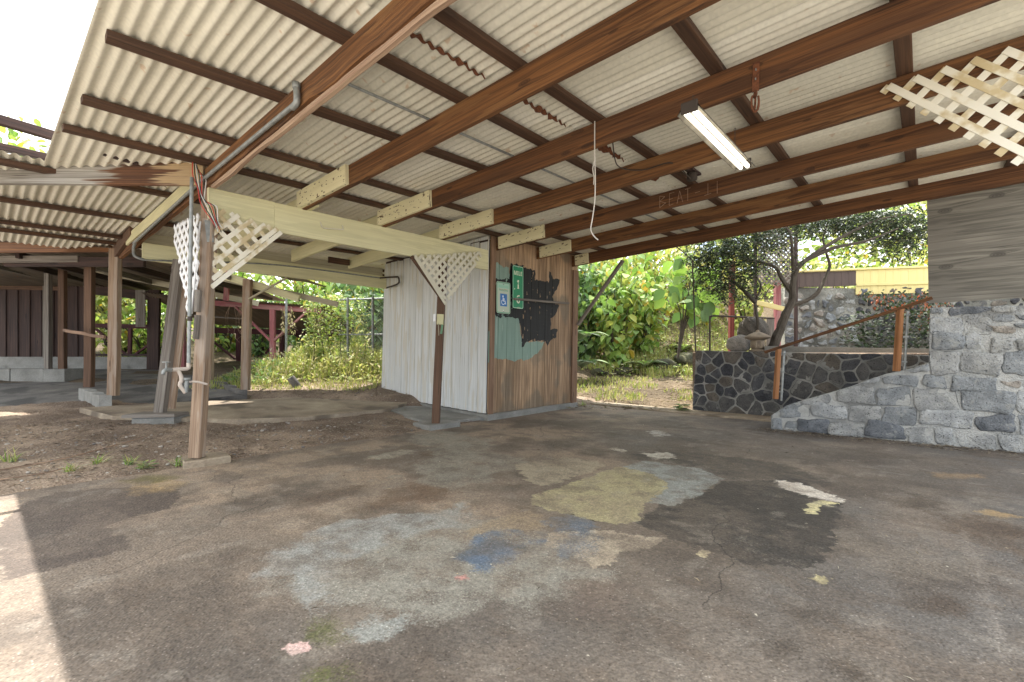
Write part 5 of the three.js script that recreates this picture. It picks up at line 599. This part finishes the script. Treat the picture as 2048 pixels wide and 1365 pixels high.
// ---------------------------------------------------------------- plants
const V3 = (x, y, z) => new THREE.Vector3(x, y, z);
class Leaves {
  constructor() { this.pos = []; this.col = []; this.idx = []; }
  v(p, o, d, n, s, l, w, k, c) { this.pos.push(p.x + d.x * l + s.x * w + n.x * k, p.y + d.y * l + s.y * w + n.y * k, p.z + d.z * l + s.z * w + n.z * k); this.col.push(c[0], c[1], c[2]); }
  add(p, dir, nrm, len, wid, c, kind = 0) {
    const d = dir.clone().normalize(), s = d.clone().cross(nrm).normalize(), n = s.clone().cross(d), b = this.pos.length / 3, h = wid / 2;
    if (kind === 0) { for (const [l, w, k] of [[0, 0, 0], [0.05, -0.55, 0.05], [0.05, 0.55, 0.05], [0.38, -1, 0.1], [0.38, 1, 0.1], [0.72, -0.62, 0.02], [0.72, 0.62, 0.02], [1, 0, -0.12], [0.42, 0, -0.03]]) this.v(p, 0, d, n, s, l * len, w * h, k * len, c); this.idx.push(b, b + 1, b + 8, b, b + 8, b + 2, b + 1, b + 3, b + 8, b + 2, b + 8, b + 4, b + 3, b + 5, b + 8, b + 4, b + 8, b + 6, b + 5, b + 7, b + 8, b + 6, b + 8, b + 7); }
    else if (kind === 1) { for (const [l, w, k] of [[0, 0, 0], [0.45, -1, 0.08], [0.45, 1, 0.08], [1, 0, -0.04], [0.5, 0, 0]]) this.v(p, 0, d, n, s, l * len, w * h, k * len, c); this.idx.push(b, b + 1, b + 4, b, b + 4, b + 2, b + 1, b + 3, b + 4, b + 2, b + 4, b + 3); }
    else { for (const [l, w, k] of [[0, -1, 0], [0, 1, 0], [0.5, -0.8, 0.0], [0.5, 0.8, 0.0], [1, 0, -0.22]]) this.v(p, 0, d, n, s, l * len, w * h, k * len, c); this.idx.push(b, b + 1, b + 2, b + 1, b + 3, b + 2, b + 2, b + 3, b + 4); }
  }
  geo() { return setGeo(this.pos, null, this.idx, this.col); }
}
const GREENS = { bright: [[0.25, 0.4, 0.06], [0.33, 0.46, 0.08], [0.18, 0.32, 0.05], [0.42, 0.46, 0.09]], yellow: [[0.46, 0.49, 0.11], [0.38, 0.47, 0.09], [0.54, 0.52, 0.16], [0.28, 0.38, 0.07]], deep: [[0.11, 0.21, 0.05], [0.16, 0.28, 0.06], [0.08, 0.17, 0.05], [0.22, 0.34, 0.07]], dark: [[0.026, 0.052, 0.016], [0.036, 0.066, 0.018], [0.018, 0.038, 0.012], [0.062, 0.084, 0.026]], dry: [[0.52, 0.44, 0.24], [0.46, 0.41, 0.18], [0.38, 0.38, 0.12], [0.58, 0.5, 0.3]] };
const pickC = (g, r = R) => { const a = GREENS[g], c = a[Math.floor(r() * a.length)], f = 0.8 + 0.4 * r(); return [c[0] * f, c[1] * f, c[2] * f]; };
// broad-leaved shrub or young tree: stems that fan out, leaves hung along their outer half
function broadTree(name, label, category, base, h, spread, { stems = 9, leaves = 60, len = 0.26, col = 'bright', low = 0.3, group, mat = M.leaf, flat = 0.8, kind = 0, yellow = 0.06 } = {}) {
  const t = thing(name, label, category, base, group), tr = [], L = new Leaves();
  for (let k = 0; k < stems; k++) {
    const a = k * 2.4 + R() * 0.8, q = Math.sqrt((k + 0.6) / stems), r = spread * q, top = h * (low + (1 - low) * (1 - 0.55 * q * q) * rr(0.72, 1.05)), tip = base.clone().add(V3(Math.cos(a) * r, top, Math.sin(a) * r)), mid = base.clone().add(V3(Math.cos(a) * r * 0.4, top * 0.55, Math.sin(a) * r * 0.4));
    const pts = [base.clone().add(V3(rr(-0.08, 0.08), -0.1, rr(-0.08, 0.08))), mid, tip], c = new THREE.CatmullRomCurve3(pts); tr.push(tubeGeo(pts, 0.012 + h * 0.006, 0.005, 5, 8, 0.2));
    for (let i = 0; i < leaves; i++) { const s = 1 - Math.pow(R(), 1.35) * (1 - low * 0.55), p = c.getPoint(s), off = spread * 0.3 * flat, az = R() * 6.283; p.add(V3(rr(-off, off), rr(-off, off) * 0.9, rr(-off, off))); if (p.y < base.y + 0.05) p.y = base.y + rr(0.05, 0.4);
      const dir = V3(Math.cos(az), rr(-1.7, -0.15), Math.sin(az)), nr = V3(rr(-0.6, 0.6), 1, rr(-0.6, 0.6)), l = len * rr(0.55, 1.25), cc = R() < yellow ? [0.5, 0.36, 0.04] : pickC(col); L.add(p, dir, nr, l, l * rr(0.62, 0.85), cc, kind); }
  }
  part(t, 'trunk', mergeGeometries(tr), M.bark); part(t, 'crown', L.geo(), mat); return t;
}
const back = 'broad leaved trees behind the yard';
const TREES = [ // x, z, height, spread, leaf, colour, label
  [-16.4, 15, 7.7, 2.3, 0.34, 'bright', 'tall broad leaved tree at the far left edge, above the grey beam'], [-14.4, 17, 8.2, 2.3, 0.34, 'bright', 'tall bright green tree rising above the old shed roof'], [-15.5, 14.6, 4.6, 1.9, 0.28, 'bright', 'leafy tree seen through the barred gap of the dark shed'], [-12.8, 15.5, 5.0, 2.0, 0.28, 'yellow', 'yellowish tree seen over the dark plank wall'], [-11.0, 14.4, 2.6, 1.4, 0.2, 'bright', 'low sunlit bush filling the shed opening'], [-9.8, 16.2, 4.4, 1.9, 0.26, 'bright', 'green tree behind the black shed corner'],
  [-8.3, 15.6, 2.6, 1.3, 0.18, 'deep', 'dark leafy bush under the left end of the pink shed'], [-6.6, 15.4, 2.4, 1.2, 0.18, 'deep', 'dark leafy bush behind the braced pink post'], [-7.4, 17.2, 4.6, 2.0, 0.28, 'bright', 'bright tree above the pink shed roof, left part'], [-5.4, 16.6, 4.4, 1.9, 0.28, 'bright', 'bright tree above the right end of the pink beam'], [-4.2, 14.6, 3.6, 1.4, 0.3, 'deep', 'large leaved tree right of the pink shed'], [-3.1, 16.2, 4.8, 1.9, 0.28, 'bright', 'large leaved tree above the chain link fence'], [-1.4, 15.2, 5.0, 1.8, 0.26, 'bright', 'broad leaved tree hidden partly by the white hut'],
  [2.2, 14.4, 3.5, 1.0, 0.26, 'deep', 'broad leaved shrub just right of the hut'], [3.1, 14.0, 3.6, 1.15, 0.28, 'bright', 'large bright heart leaved shrub in the middle of the bank'], [4.1, 15.0, 3.4, 1.2, 0.28, 'bright', 'bright heart leaved shrub right of the knee brace'], [2.6, 16.5, 4.6, 1.7, 0.28, 'yellow', 'yellow green tree behind the bank shrubs'], [4.6, 17.6, 3.8, 1.8, 0.26, 'yellow', 'yellow green tree behind the iron rod'],
  [6.4, 17.0, 3.6, 1.8, 0.24, 'yellow', 'sunlit tree behind the red post'], [8.2, 16.6, 3.6, 1.7, 0.2, 'yellow', 'sunlit yellow tree behind the lattice screen'], [9.6, 14.2, 3.7, 1.4, 0.17, 'yellow', 'yellow leaved tree above the brown boards of the garden wall'], [11.2, 13.4, 3.7, 1.5, 0.17, 'yellow', 'yellow leaved tree above the cream boards of the garden wall'], [13.0, 13.8, 4.0, 1.7, 0.18, 'yellow', 'yellow leaved tree beside the plywood, behind the garden wall'], [0.6, 16.2, 5.2, 2.0, 0.28, 'deep', 'dark tree standing behind the hut']];
for (const [x, z, h, s, len, col, label] of TREES) { const p = Yd(x, 0, z); p.y = groundY(p.x, -p.z) + (x > 5 && z < 15 ? 0.3 : 0); broadTree('broad_leaved_tree', label, 'tree', p, h, s, { stems: 16, leaves: h > 6 ? 130 : 62, len: len * 0.9, col, low: h > 6 ? 0.4 : 0.12, group: back }); }
{ // near spray of big leaves hanging beside the iron rod: every leaf a part
  const b = Yd(4.2, 0.9, 12), t = thing('large_leaf_plant', 'glossy plant with very large hanging leaves by the iron rod', 'plant', b), g = [0, 1, 2, 3].map((k) => { const L = new Leaves(); L.add(V3(0, 0, 0), V3(1, -0.12, 0), V3(0, 1, 0), 1, 0.72 + k * 0.06, pickC(k > 2 ? 'deep' : 'bright'), 0); return L.geo(); });
  const st = []; for (let k = 0; k < 5; k++) st.push(tubeGeo([b, b.clone().lerp(Yd(4.3 + k * 0.1, 3, 11.8), 0.5), Yd(3.9 + k * 0.28, 2.6 + (k % 3) * 0.35, 11.6)], 0.025, 0.008, 6, 10)); part(t, 'stem', mergeGeometries(st), M.bark);
  for (let k = 0; k < 64; k++) { const p = Yd(rr(3.75, 5.15), rr(1.95, 3.35), rr(11.2, 12.1)), az = rr(0, 6.283), m = new THREE.Object3D(); const d = V3(Math.cos(az), rr(-1.4, -0.4), Math.sin(az)).normalize(), q = new THREE.Quaternion().setFromUnitVectors(V3(1, 0, 0), d), s = rr(0.26, 0.46); const l = part(t, 'leaf', g[k % 4], M.leaf, p, q); l.scale.setScalar(s); }
}
// dark small-leaved garden tree on the low wall
{
  const t = thing('garden_tree', 'crooked garden tree with small dark leaves behind the low stone wall', 'tree', Yd(4.62, 1.05, 8.5));
  const Z = 8.55, pl = (a, z0 = Z, z1 = Z) => a.map(([x, y], i) => Yd(x, y, lerp(z0, z1, i / (a.length - 1))));
  part(t, 'trunk', tubeGeo(pl([[4.66, 1.0], [4.76, 1.25], [4.86, 1.5], [4.95, 1.75], [5.07, 2.0], [5.07, 2.2], [5.1, 2.45]]), 0.095, 0.05, 9, 30, 0.35), M.bark);
  const limbs = [[[5.1, 2.4], [5.15, 2.6], [5.45, 2.85], [5.85, 3.1], [6.35, 3.35], [6.9, 3.45]], [[5.05, 1.9], [5.3, 1.98], [5.5, 2.1], [5.62, 2.3], [5.74, 2.6], [5.68, 2.85], [5.62, 3.1], [5.7, 3.35]], [[5.07, 2.1], [4.92, 2.4], [4.85, 2.62], [4.55, 2.75], [4.1, 2.9]], [[5.15, 2.6], [5.3, 2.72], [5.7, 2.9], [6.2, 3.0], [6.7, 3.2]], [[4.42, 1.05], [4.45, 1.5], [4.4, 1.95], [4.5, 2.25], [4.3, 2.6]], [[4.4, 1.95], [4.15, 2.3], [3.9, 2.5]], [[5.1, 2.45], [5.0, 2.8], [4.9, 3.1], [4.7, 3.3]]];
  for (const [k, l] of limbs.entries()) part(t, 'branch', tubeGeo(pl(l, Z, Z + (k % 3 - 1) * 0.35), k === 4 ? 0.036 : 0.044, 0.011, 7, 26, 0.3), M.bark);
  const L = new Leaves(), tw = [], blobs = [[3.6, 2.35, 0.42, 0.42, 150], [3.95, 2.6, 0.5, 0.45, 230], [3.75, 2.95, 0.5, 0.4, 210], [4.4, 2.95, 0.5, 0.45, 220], [4.35, 2.35, 0.35, 0.35, 60], [4.9, 3.2, 0.5, 0.35, 110], [4.25, 3.3, 0.6, 0.3, 110], [5.5, 3.4, 0.5, 0.25, 100], [6.0, 3.42, 0.5, 0.28, 160], [6.5, 3.4, 0.5, 0.3, 190], [6.95, 3.35, 0.5, 0.4, 200], [7.3, 3.1, 0.45, 0.4, 160], [7.0, 2.95, 0.3, 0.25, 40], [3.45, 3.25, 0.35, 0.25, 60], [6.35, 2.98, 0.25, 0.15, 22], [5.0, 2.55, 0.3, 0.3, 26], [3.5, 2.7, 0.4, 0.4, 110], [4.1, 2.15, 0.4, 0.25, 60], [5.2, 3.35, 0.5, 0.25, 90], [6.2, 3.3, 0.6, 0.25, 90], [7.2, 3.35, 0.5, 0.3, 110], [4.7, 3.45, 0.6, 0.2, 90]];
  for (const [bx, by, rx, ry, n] of blobs) for (let k = 0; k < n; k++) { const a = R() * 6.283, e = Math.acos(rr(-1, 1)), r = Math.cbrt(R()), c = Yd(bx + Math.sin(e) * Math.cos(a) * rx * r, by + Math.cos(e) * ry * r, Z + 0.15 + Math.sin(e) * Math.sin(a) * 0.6 * r); if (c.x < 8.72) continue;
    const d0 = V3(rr(-1, 1), rr(-0.5, 0.8), rr(-1, 1)).normalize(), tip = c.clone().addScaledVector(d0, 0.16); if (k % 3 === 0) tw.push(tubeGeo([c.clone().addScaledVector(d0, -0.1), tip], 0.004, 0.002, 3));
    for (let i = 0; i < 9; i++) { const p = c.clone().lerp(tip, i / 8).add(V3(rr(-0.04, 0.04), rr(-0.04, 0.04), rr(-0.04, 0.04))), l = rr(0.04, 0.068); L.add(p, V3(rr(-1, 1), rr(-0.7, 0.5), rr(-1, 1)), V3(rr(-0.6, 0.6), 1, rr(-0.6, 0.6)), l, l * 0.55, pickC('dark'), 1); } }
  part(t, 'twigs', mergeGeometries(tw), M.bark).userData.kind = 'stuff'; part(t, 'crown', L.geo(), M.leafDark);
}
function fern(label, p, n, len, col, group) { const t = thing('fern', label, 'fern', p, group), L = new Leaves(), st = []; for (let k = 0; k < n; k++) { const a = k / n * 6.283 + R(), l = len * rr(0.7, 1.1), pts = []; for (let i = 0; i <= 10; i++) { const s = i / 10; pts.push(p.clone().add(V3(Math.cos(a) * l * s * 0.8, l * (0.75 * s - 0.62 * s * s), Math.sin(a) * l * s * 0.8))); } const c = new THREE.CatmullRomCurve3(pts); st.push(tubeGeo(pts, 0.006, 0.002, 4, 8)); const cc = pickC(col); for (let i = 2; i < 34; i++) for (const s of [-1, 1]) { const f = i / 34, q = c.getPoint(f), tg = c.getTangent(f), sd = tg.clone().cross(V3(0, 1, 0)).normalize().multiplyScalar(s), w = l * 0.24 * Math.sin(Math.PI * Math.pow(f, 0.7)) + 0.01; L.add(q, sd.addScaledVector(tg, 0.5), V3(0, 1, 0), w, 0.022 + w * 0.12, cc, 1); } } part(t, 'stalks', mergeGeometries(st), M.bark); part(t, 'fronds', L.geo(), M.leaf); return t; }
const stuffLater = [];
const onG = (x, z, dy = 0) => { const p = Yd(x, 0, z); p.y = groundY(p.x, -p.z) + dy; return p; };
fern('pale fern on the bank left of the mossy boulder', onG(3.75, 13.6, 0.1), 11, 0.85, 'bright'); fern('blue green fern drooping beside the hut corner', onG(1.75, 12.6, 1.0), 12, 1.1, 'deep'); fern('dark fern low beside the hut corner', onG(1.8, 12.2, 0.35), 12, 0.9, 'deep'); fern('sunlit fern high on the bank', onG(4.4, 15.5, 0.1), 10, 0.8, 'yellow'); fern('fern beside the garden rail', onG(5.4, 15, 0.1), 10, 0.8, 'bright');
{ // distant wood that closes the view beyond the yard: one mass
  const L = new Leaves(); for (let k = 0; k < 15000; k++) { const x = rr(-34, 30), z = 21.5 + rr(-1.6, 3.5), top = (x < -13 ? 9 : x < 0 ? 6.5 : 5.6 + 0.8 * Math.sin(x)) * (0.75 + 0.5 * fbm(x * 0.5, z * 0.5, 3, 931)), p = onG(x, z); p.y += Math.pow(R(), 0.9) * top; const a = R() * 6.283, l = rr(0.24, 0.46); L.add(p, V3(Math.cos(a), rr(-0.9, 0), Math.sin(a)), V3(rr(-0.5, 0.5), 1, rr(-0.5, 0.5)), l, l * 0.75, pickC(R() < 0.5 ? 'bright' : 'yellow'), 0); }
  stuffLater.push(['distant_wood', 'distant bright green wood closing the view behind the yard', 'wood', L]);
}
// grass and ground cover: uncountable, one object each
function stuff(name, label, category, geo, mat) { const m = part(scene, numbered(name), geo, mat); m.userData = { label, category, kind: 'stuff' }; return m; }
function blades(n, where, hgt, col, bend = 0.5, wid = 0.012) { const L = new Leaves(); for (let k = 0; k < n; k++) { const p = where(); if (!p) continue; const a = R() * 6.283, h = hgt(p) * rr(0.6, 1.3); L.add(p, V3(Math.cos(a) * bend * R(), 1, Math.sin(a) * bend * R()), V3(Math.cos(a), 0.3, Math.sin(a)), h, wid * rr(0.7, 1.6), pickC(R() < 0.3 ? 'dry' : col), 2); } return L.geo(); }
for (const [a, b, c, L] of stuffLater) stuff(a, b, c, L.geo(), M.leaf);
const mound = (x, z) => Math.max(0, fbm(x * 1.7, z * 1.7, 4, 941) * 2.6 - 0.75) * 0.75 * Math.exp(-Math.pow((x + 3.9) / 1.3, 4) - Math.pow((z - 11.1) / 1.25, 4)) + 0.4 * Math.exp(-Math.pow((x + 5.4) / 0.6, 2) - Math.pow((z - 10.6) / 0.8, 2));
{ const L = new Leaves(); for (let k = 0; k < 7000; k++) { const x = rr(-6.3, -2.6), z = rr(9.3, 12.2), m = mound(x, z); if (m < 0.05) continue; const s = Math.pow(R(), 0.55) * (R() < 0.12 ? 1.5 : 1), p = onG(x, z, m * s), a = R() * 6.283, l = rr(0.05, 0.16); L.add(p, V3(Math.cos(a), rr(-0.4, 1.1), Math.sin(a)), V3(rr(-0.5, 0.5), 1, rr(-0.5, 0.5)), l, l * rr(0.2, 0.5), pickC(x < -5 && R() < 0.7 ? 'deep' : R() < 0.32 ? 'dry' : 'yellow'), 1); } stuff('weed_thicket', 'sunlit yellow green weeds heaped beside the chain link fence', 'weeds', L.geo(), M.grass); }
stuff('tall_grass', 'tall dry grass standing in the weed heap', 'grass', blades(7500, () => { const x = rr(-6.3, -2.6), z = rr(8.9, 12.2); return onG(x, z, mound(x, z) * 0.75 * R()); }, (p) => { const [x, z] = toYard(p.x, -p.z); return 0.08 + 0.5 * Math.min(1, mound(x, z)); }, 'yellow', 0.9), M.grass);
stuff('bank_grass', 'sunlit grass and creepers covering the right bank', 'grass', blades(15000, () => { const x = rr(1.4, 8), z = R() < 0.4 ? rr(9.6, 13.4) : rr(13.0, 18.5); if (fbm(x * 1.3, z * 1.3, 3, 901) < (z < 13 ? 0.46 : 0.42)) return null; return onG(x, z, 0.02); }, (p) => toYard(p.x, -p.z)[1] < 13 ? 0.09 : 0.26, 'yellow', 1.1, 0.018), M.grass);
{ const L = new Leaves(); for (let k = 0; k < 5200; k++) { const x = rr(1.2, 7.5), z = rr(13, 18); if (fbm(x * 1.1 + 5, z * 1.1, 3, 905) < 0.45) continue; const p = onG(x, z, rr(0.02, 0.3)), a = R() * 6.283, l = rr(0.06, 0.15); L.add(p, V3(Math.cos(a), rr(-0.5, 0.4), Math.sin(a)), V3(rr(-0.5, 0.5), 1, rr(-0.5, 0.5)), l, l * 0.6, pickC(R() < 0.3 ? 'dry' : R() < 0.5 ? 'bright' : 'yellow'), 1); } stuff('creeper_cover', 'small leaved creepers over the right bank', 'creepers', L.geo(), M.grass); }
{ const L = new Leaves(), t = thing('fence_vine', 'yellow green vine climbing over the chain link fence', 'vine', onG(-4.1, 10.7)); for (let k = 0; k < 3000; k++) { const x = -3.25 - Math.pow(R(), 0.8) * 1.5, y = rr(0.6, 2.3), d = fbm(x * 3, y * 3, 3, 911); if (d < 0.4 - (x < -3.7 ? 0.2 : 0)) continue; const p = Yd(x, y + 0.1 * d, 10.62 + rr(-0.14, 0.22) - (x + 3.3) * 0.15), a = R() * 6.283, l = rr(0.04, 0.1); L.add(p, V3(Math.cos(a), rr(-0.9, 0.2), Math.sin(a)), V3(rr(-0.5, 0.5), 1, rr(-0.5, 0.5)), l, l * 0.7, pickC(R() < 0.6 ? 'yellow' : 'bright'), 1); } part(t, 'leaves', L.geo(), M.leaf); const st = []; for (let k = 0; k < 6; k++) { const x = -3.4 - k * 0.22; st.push(tubeGeo([onG(x, 10.75), Yd(x + rr(-0.1, 0.1), 1.2, 10.72), Yd(x + rr(-0.3, 0.3), 2.2, 10.75)], 0.012, 0.005, 5, 10)); } part(t, 'stems', mergeGeometries(st), M.bark); }
{ const st = [], t = thing('dead_vines', 'dry brown vines hanging from the pink beam', 'vines', Yd(-6.3, 1.2, 11.8)); for (let k = 0; k < 22; k++) { const x = k < 10 ? rr(-7.25, -6.6) : k < 17 ? rr(-5.75, -5.5) : rr(-5.0, -4.8), l = rr(0.35, 0.95), z = k < 10 ? 11.85 : 11.9; st.push(tubeGeo([Yd(x, 2.2, z), Yd(x + rr(-0.1, 0.1), 2.2 - l * 0.4, z - 0.05), Yd(x + rr(-0.15, 0.15), 2.2 - l * 0.8, z), Yd(x + rr(-0.2, 0.2), 2.2 - l, z)], 0.006, 0.003, 4, 12)); } for (const g of st) part(t, 'vine_stem', g, M.wane); const L = new Leaves(); for (let k = 0; k < 160; k++) { const x = k < 110 ? rr(-5.8, -5.45) : rr(-5.05, -4.8); L.add(Yd(x, rr(1.55, 2.15), 11.88), V3(rr(-1, 1), -1, rr(-1, 1)), V3(0, 1, 0.3), 0.09, 0.04, pickC('dry'), 1); } part(t, 'dry_leaves', L.geo(), M.litter); }
{ // red leaved creeper on the far garden wall and dark foliage at its foot
  const L = new Leaves(), t = thing('red_creeper', 'orange red creeper spilling over the mossy garden wall', 'creeper', Yd(8.6, 1.1, 10.2)), K = new Leaves(); for (let k = 0; k < 700; k++) { const q = Math.pow(R(), 0.6), x = lerp(7.6, 9.4, q), y = lerp(2.35, 1.3, R() * q), p = Yd(x, y + rr(-0.1, 0.1), 10.85 - (x - 6.4) * 0.24 - rr(0.03, 0.25)); const l = rr(0.05, 0.11); if (R() < 0.4) L.add(p, V3(rr(-1, 1), -1, rr(-1, 1)), V3(rr(-1, 1), 0.5, rr(-1, 1)), l, l * 0.4, [0.4 * rr(0.6, 1.1), 0.09, 0.02], 1); else K.add(p, V3(rr(-1, 1), -0.6, rr(-1, 1)), V3(rr(-1, 1), 0.5, rr(-1, 1)), l, l * 0.6, pickC('dark'), 1); } for (let k = 0; k < 2400; k++) { const x = rr(7.2, 10.6), p = Yd(x, 1.0 + Math.pow(R(), 1.6) * 0.9, 10.75 - (x - 6.4) * 0.24 - rr(0.05, 0.5)), l = rr(0.06, 0.13); K.add(p, V3(rr(-1, 1), rr(-0.5, 0.6), rr(-1, 1)), V3(rr(-0.6, 0.6), 1, rr(-0.6, 0.6)), l, l * 0.6, pickC('dark'), 1); } part(t, 'red_leaves', L.geo(), M.leaf); part(t, 'green_leaves', K.geo(), M.leafDark); }
// litter: twigs, dry leaves and grit on the dirt and on the sunny ground
function litter(n, where, size, cols) { const L = new Leaves(); for (let k = 0; k < n; k++) { const p = where(); if (!p) continue; const a = R() * 6.283, l = size * rr(0.4, 1.6), twig = R() < 0.35, c = cols[Math.floor(R() * cols.length)], f = rr(0.6, 1.2); p.y += rr(0.004, 0.012); L.add(p, V3(Math.cos(a), rr(-0.12, 0.25), Math.sin(a)), V3(rr(-0.4, 0.4), 1, rr(-0.4, 0.4)), twig ? l * 3 : l, twig ? 0.005 : l * 0.5, c.map((q) => q * f), 1); } return L.geo(); }
const BITS = [[0.34, 0.27, 0.19], [0.2, 0.15, 0.11], [0.46, 0.4, 0.3], [0.15, 0.12, 0.095], [0.38, 0.32, 0.24]];
stuff('dirt_litter', 'dry leaves, twigs and grit on the bare dirt under the roof', 'litter', litter(9000, () => { const u = rr(-1.5, 5), v = rr(5.15, 8.2); if (fbm(u * 1.6, v * 1.6, 3, 921) < 0.4) return null; return W(u, groundY(u, v) + 0.016, v); }, 0.02, BITS), M.litter);
{ const ic = new THREE.IcosahedronGeometry(1, 0), gs = []; for (let k = 0; k < 1500; k++) { const u = rr(-1.2, 5), v = rr(5.12, 8), g = ic.clone(), s = 0.006 + 0.016 * Math.pow(R(), 3), c = [[0.3, 0.26, 0.22], [0.2, 0.18, 0.16], [0.42, 0.38, 0.33]][k % 3]; g.deleteAttribute('uv'); g.scale(s * rr(0.8, 1.5), s * 0.7, s * rr(0.8, 1.3)); g.rotateY(R() * 6); g.translate(u, groundY(u, v) + 0.014, -v); g.setAttribute('color', new THREE.Float32BufferAttribute(Array.from({ length: g.attributes.position.count }, () => c).flat(), 3)); gs.push(g); } stuff('dirt_pebbles', 'small pebbles strewn over the bare dirt', 'pebbles', mergeGeometries(gs), M.litter); }
stuff('ground_litter', 'dry leaves and straw on the sunny ground', 'litter', litter(9000, () => { const x = rr(-6, 6), z = rr(8.4, 14); const p = onG(x, z, 0.02); return p; }, 0.035, [[0.42, 0.35, 0.22], [0.26, 0.19, 0.12], [0.46, 0.4, 0.26], [0.17, 0.12, 0.08], [0.3, 0.3, 0.1]]), M.litter);
stuff('wall_litter', 'straw and grit gathered along the foot of the stone stair wall', 'litter', litter(1500, () => W(7.17 - Math.pow(R(), 2) * 0.35, 0.0, rr(-0.9, 1.75)), 0.016, BITS), M.litter);
stuff('floor_crumbs', 'scattered pale crumbs and straw on the carport floor', 'litter', litter(420, () => W(rr(0.6, 6.8), 0.008, rr(-0.7, 5)), 0.012, [[0.55, 0.5, 0.4], [0.4, 0.33, 0.22], [0.1, 0.08, 0.06]]), M.litter);
for (const [u, v, s, label] of [[0.75, 5.62, 0.16, 'pale grass tuft left of the tap post, far one'], [0.95, 5.45, 0.14, 'small weed between the grass tuft and the tap post'], [1.02, 5.22, 0.12, 'broad leaved weed at the dirt edge left of the tap post'], [1.26, 5.16, 0.14, 'yellow green weed at the foot of the tap post'], [0.55, 5.5, 0.12, 'thin grass tuft on the dirt near the left edge'], [0.2, 6.2, 0.2, 'straggling grass on the dirt at the left edge'], [7.8, 5.0, 0.14, 'small green weed at the brown corner of the hut'], [8.25, 3.25, 0.22, 'leafy weed at the end of the low stone wall']]) {
  const p = W(u, groundY(u, v) + 0.01, v), t = thing('weed', label, 'weed', p, 'weeds on the ground'), L = new Leaves(); for (let k = 0; k < 34; k++) { const a = R() * 6.283, l = s * rr(0.5, 1.2), b = /broad|leafy/.test(label); L.add(p.clone().add(V3(rr(-0.3, 0.3) * s, b ? rr(0, 0.5) * s : 0, rr(-0.3, 0.3) * s)), V3(Math.cos(a), b ? 0.3 : rr(0.4, 1.6), Math.sin(a)), V3(-Math.cos(a) * 0.6, 1, -Math.sin(a) * 0.6), b ? l * 0.6 : l, b ? l * 0.36 : 0.009, pickC(R() < 0.3 ? 'dry' : 'bright'), b ? 0 : 2); } part(t, 'leaves', L.geo(), M.leaf);
}
for (const [pts, label] of [[[[-0.2, 5.75], [0.5, 5.95], [0.95, 6.3], [1.3, 6.6]], 'long pale vine runner lying across the dirt at left'], [[[-0.1, 5.5], [0.35, 5.5], [0.6, 5.62]], 'short dry runner on the dirt near the floor edge']]) solo('dry_runner', label, 'vine', (() => { const a = W(pts[0][0], 0.04, pts[0][1]); return tubeGeo(pts.map(([u, v]) => W(u, groundY(u, v) + 0.03, v).sub(a)), 0.007, 0.004, 5, 20, 0.4); })(), M.wane, W(pts[0][0], 0.04, pts[0][1]));

renderer.render(scene, camera);
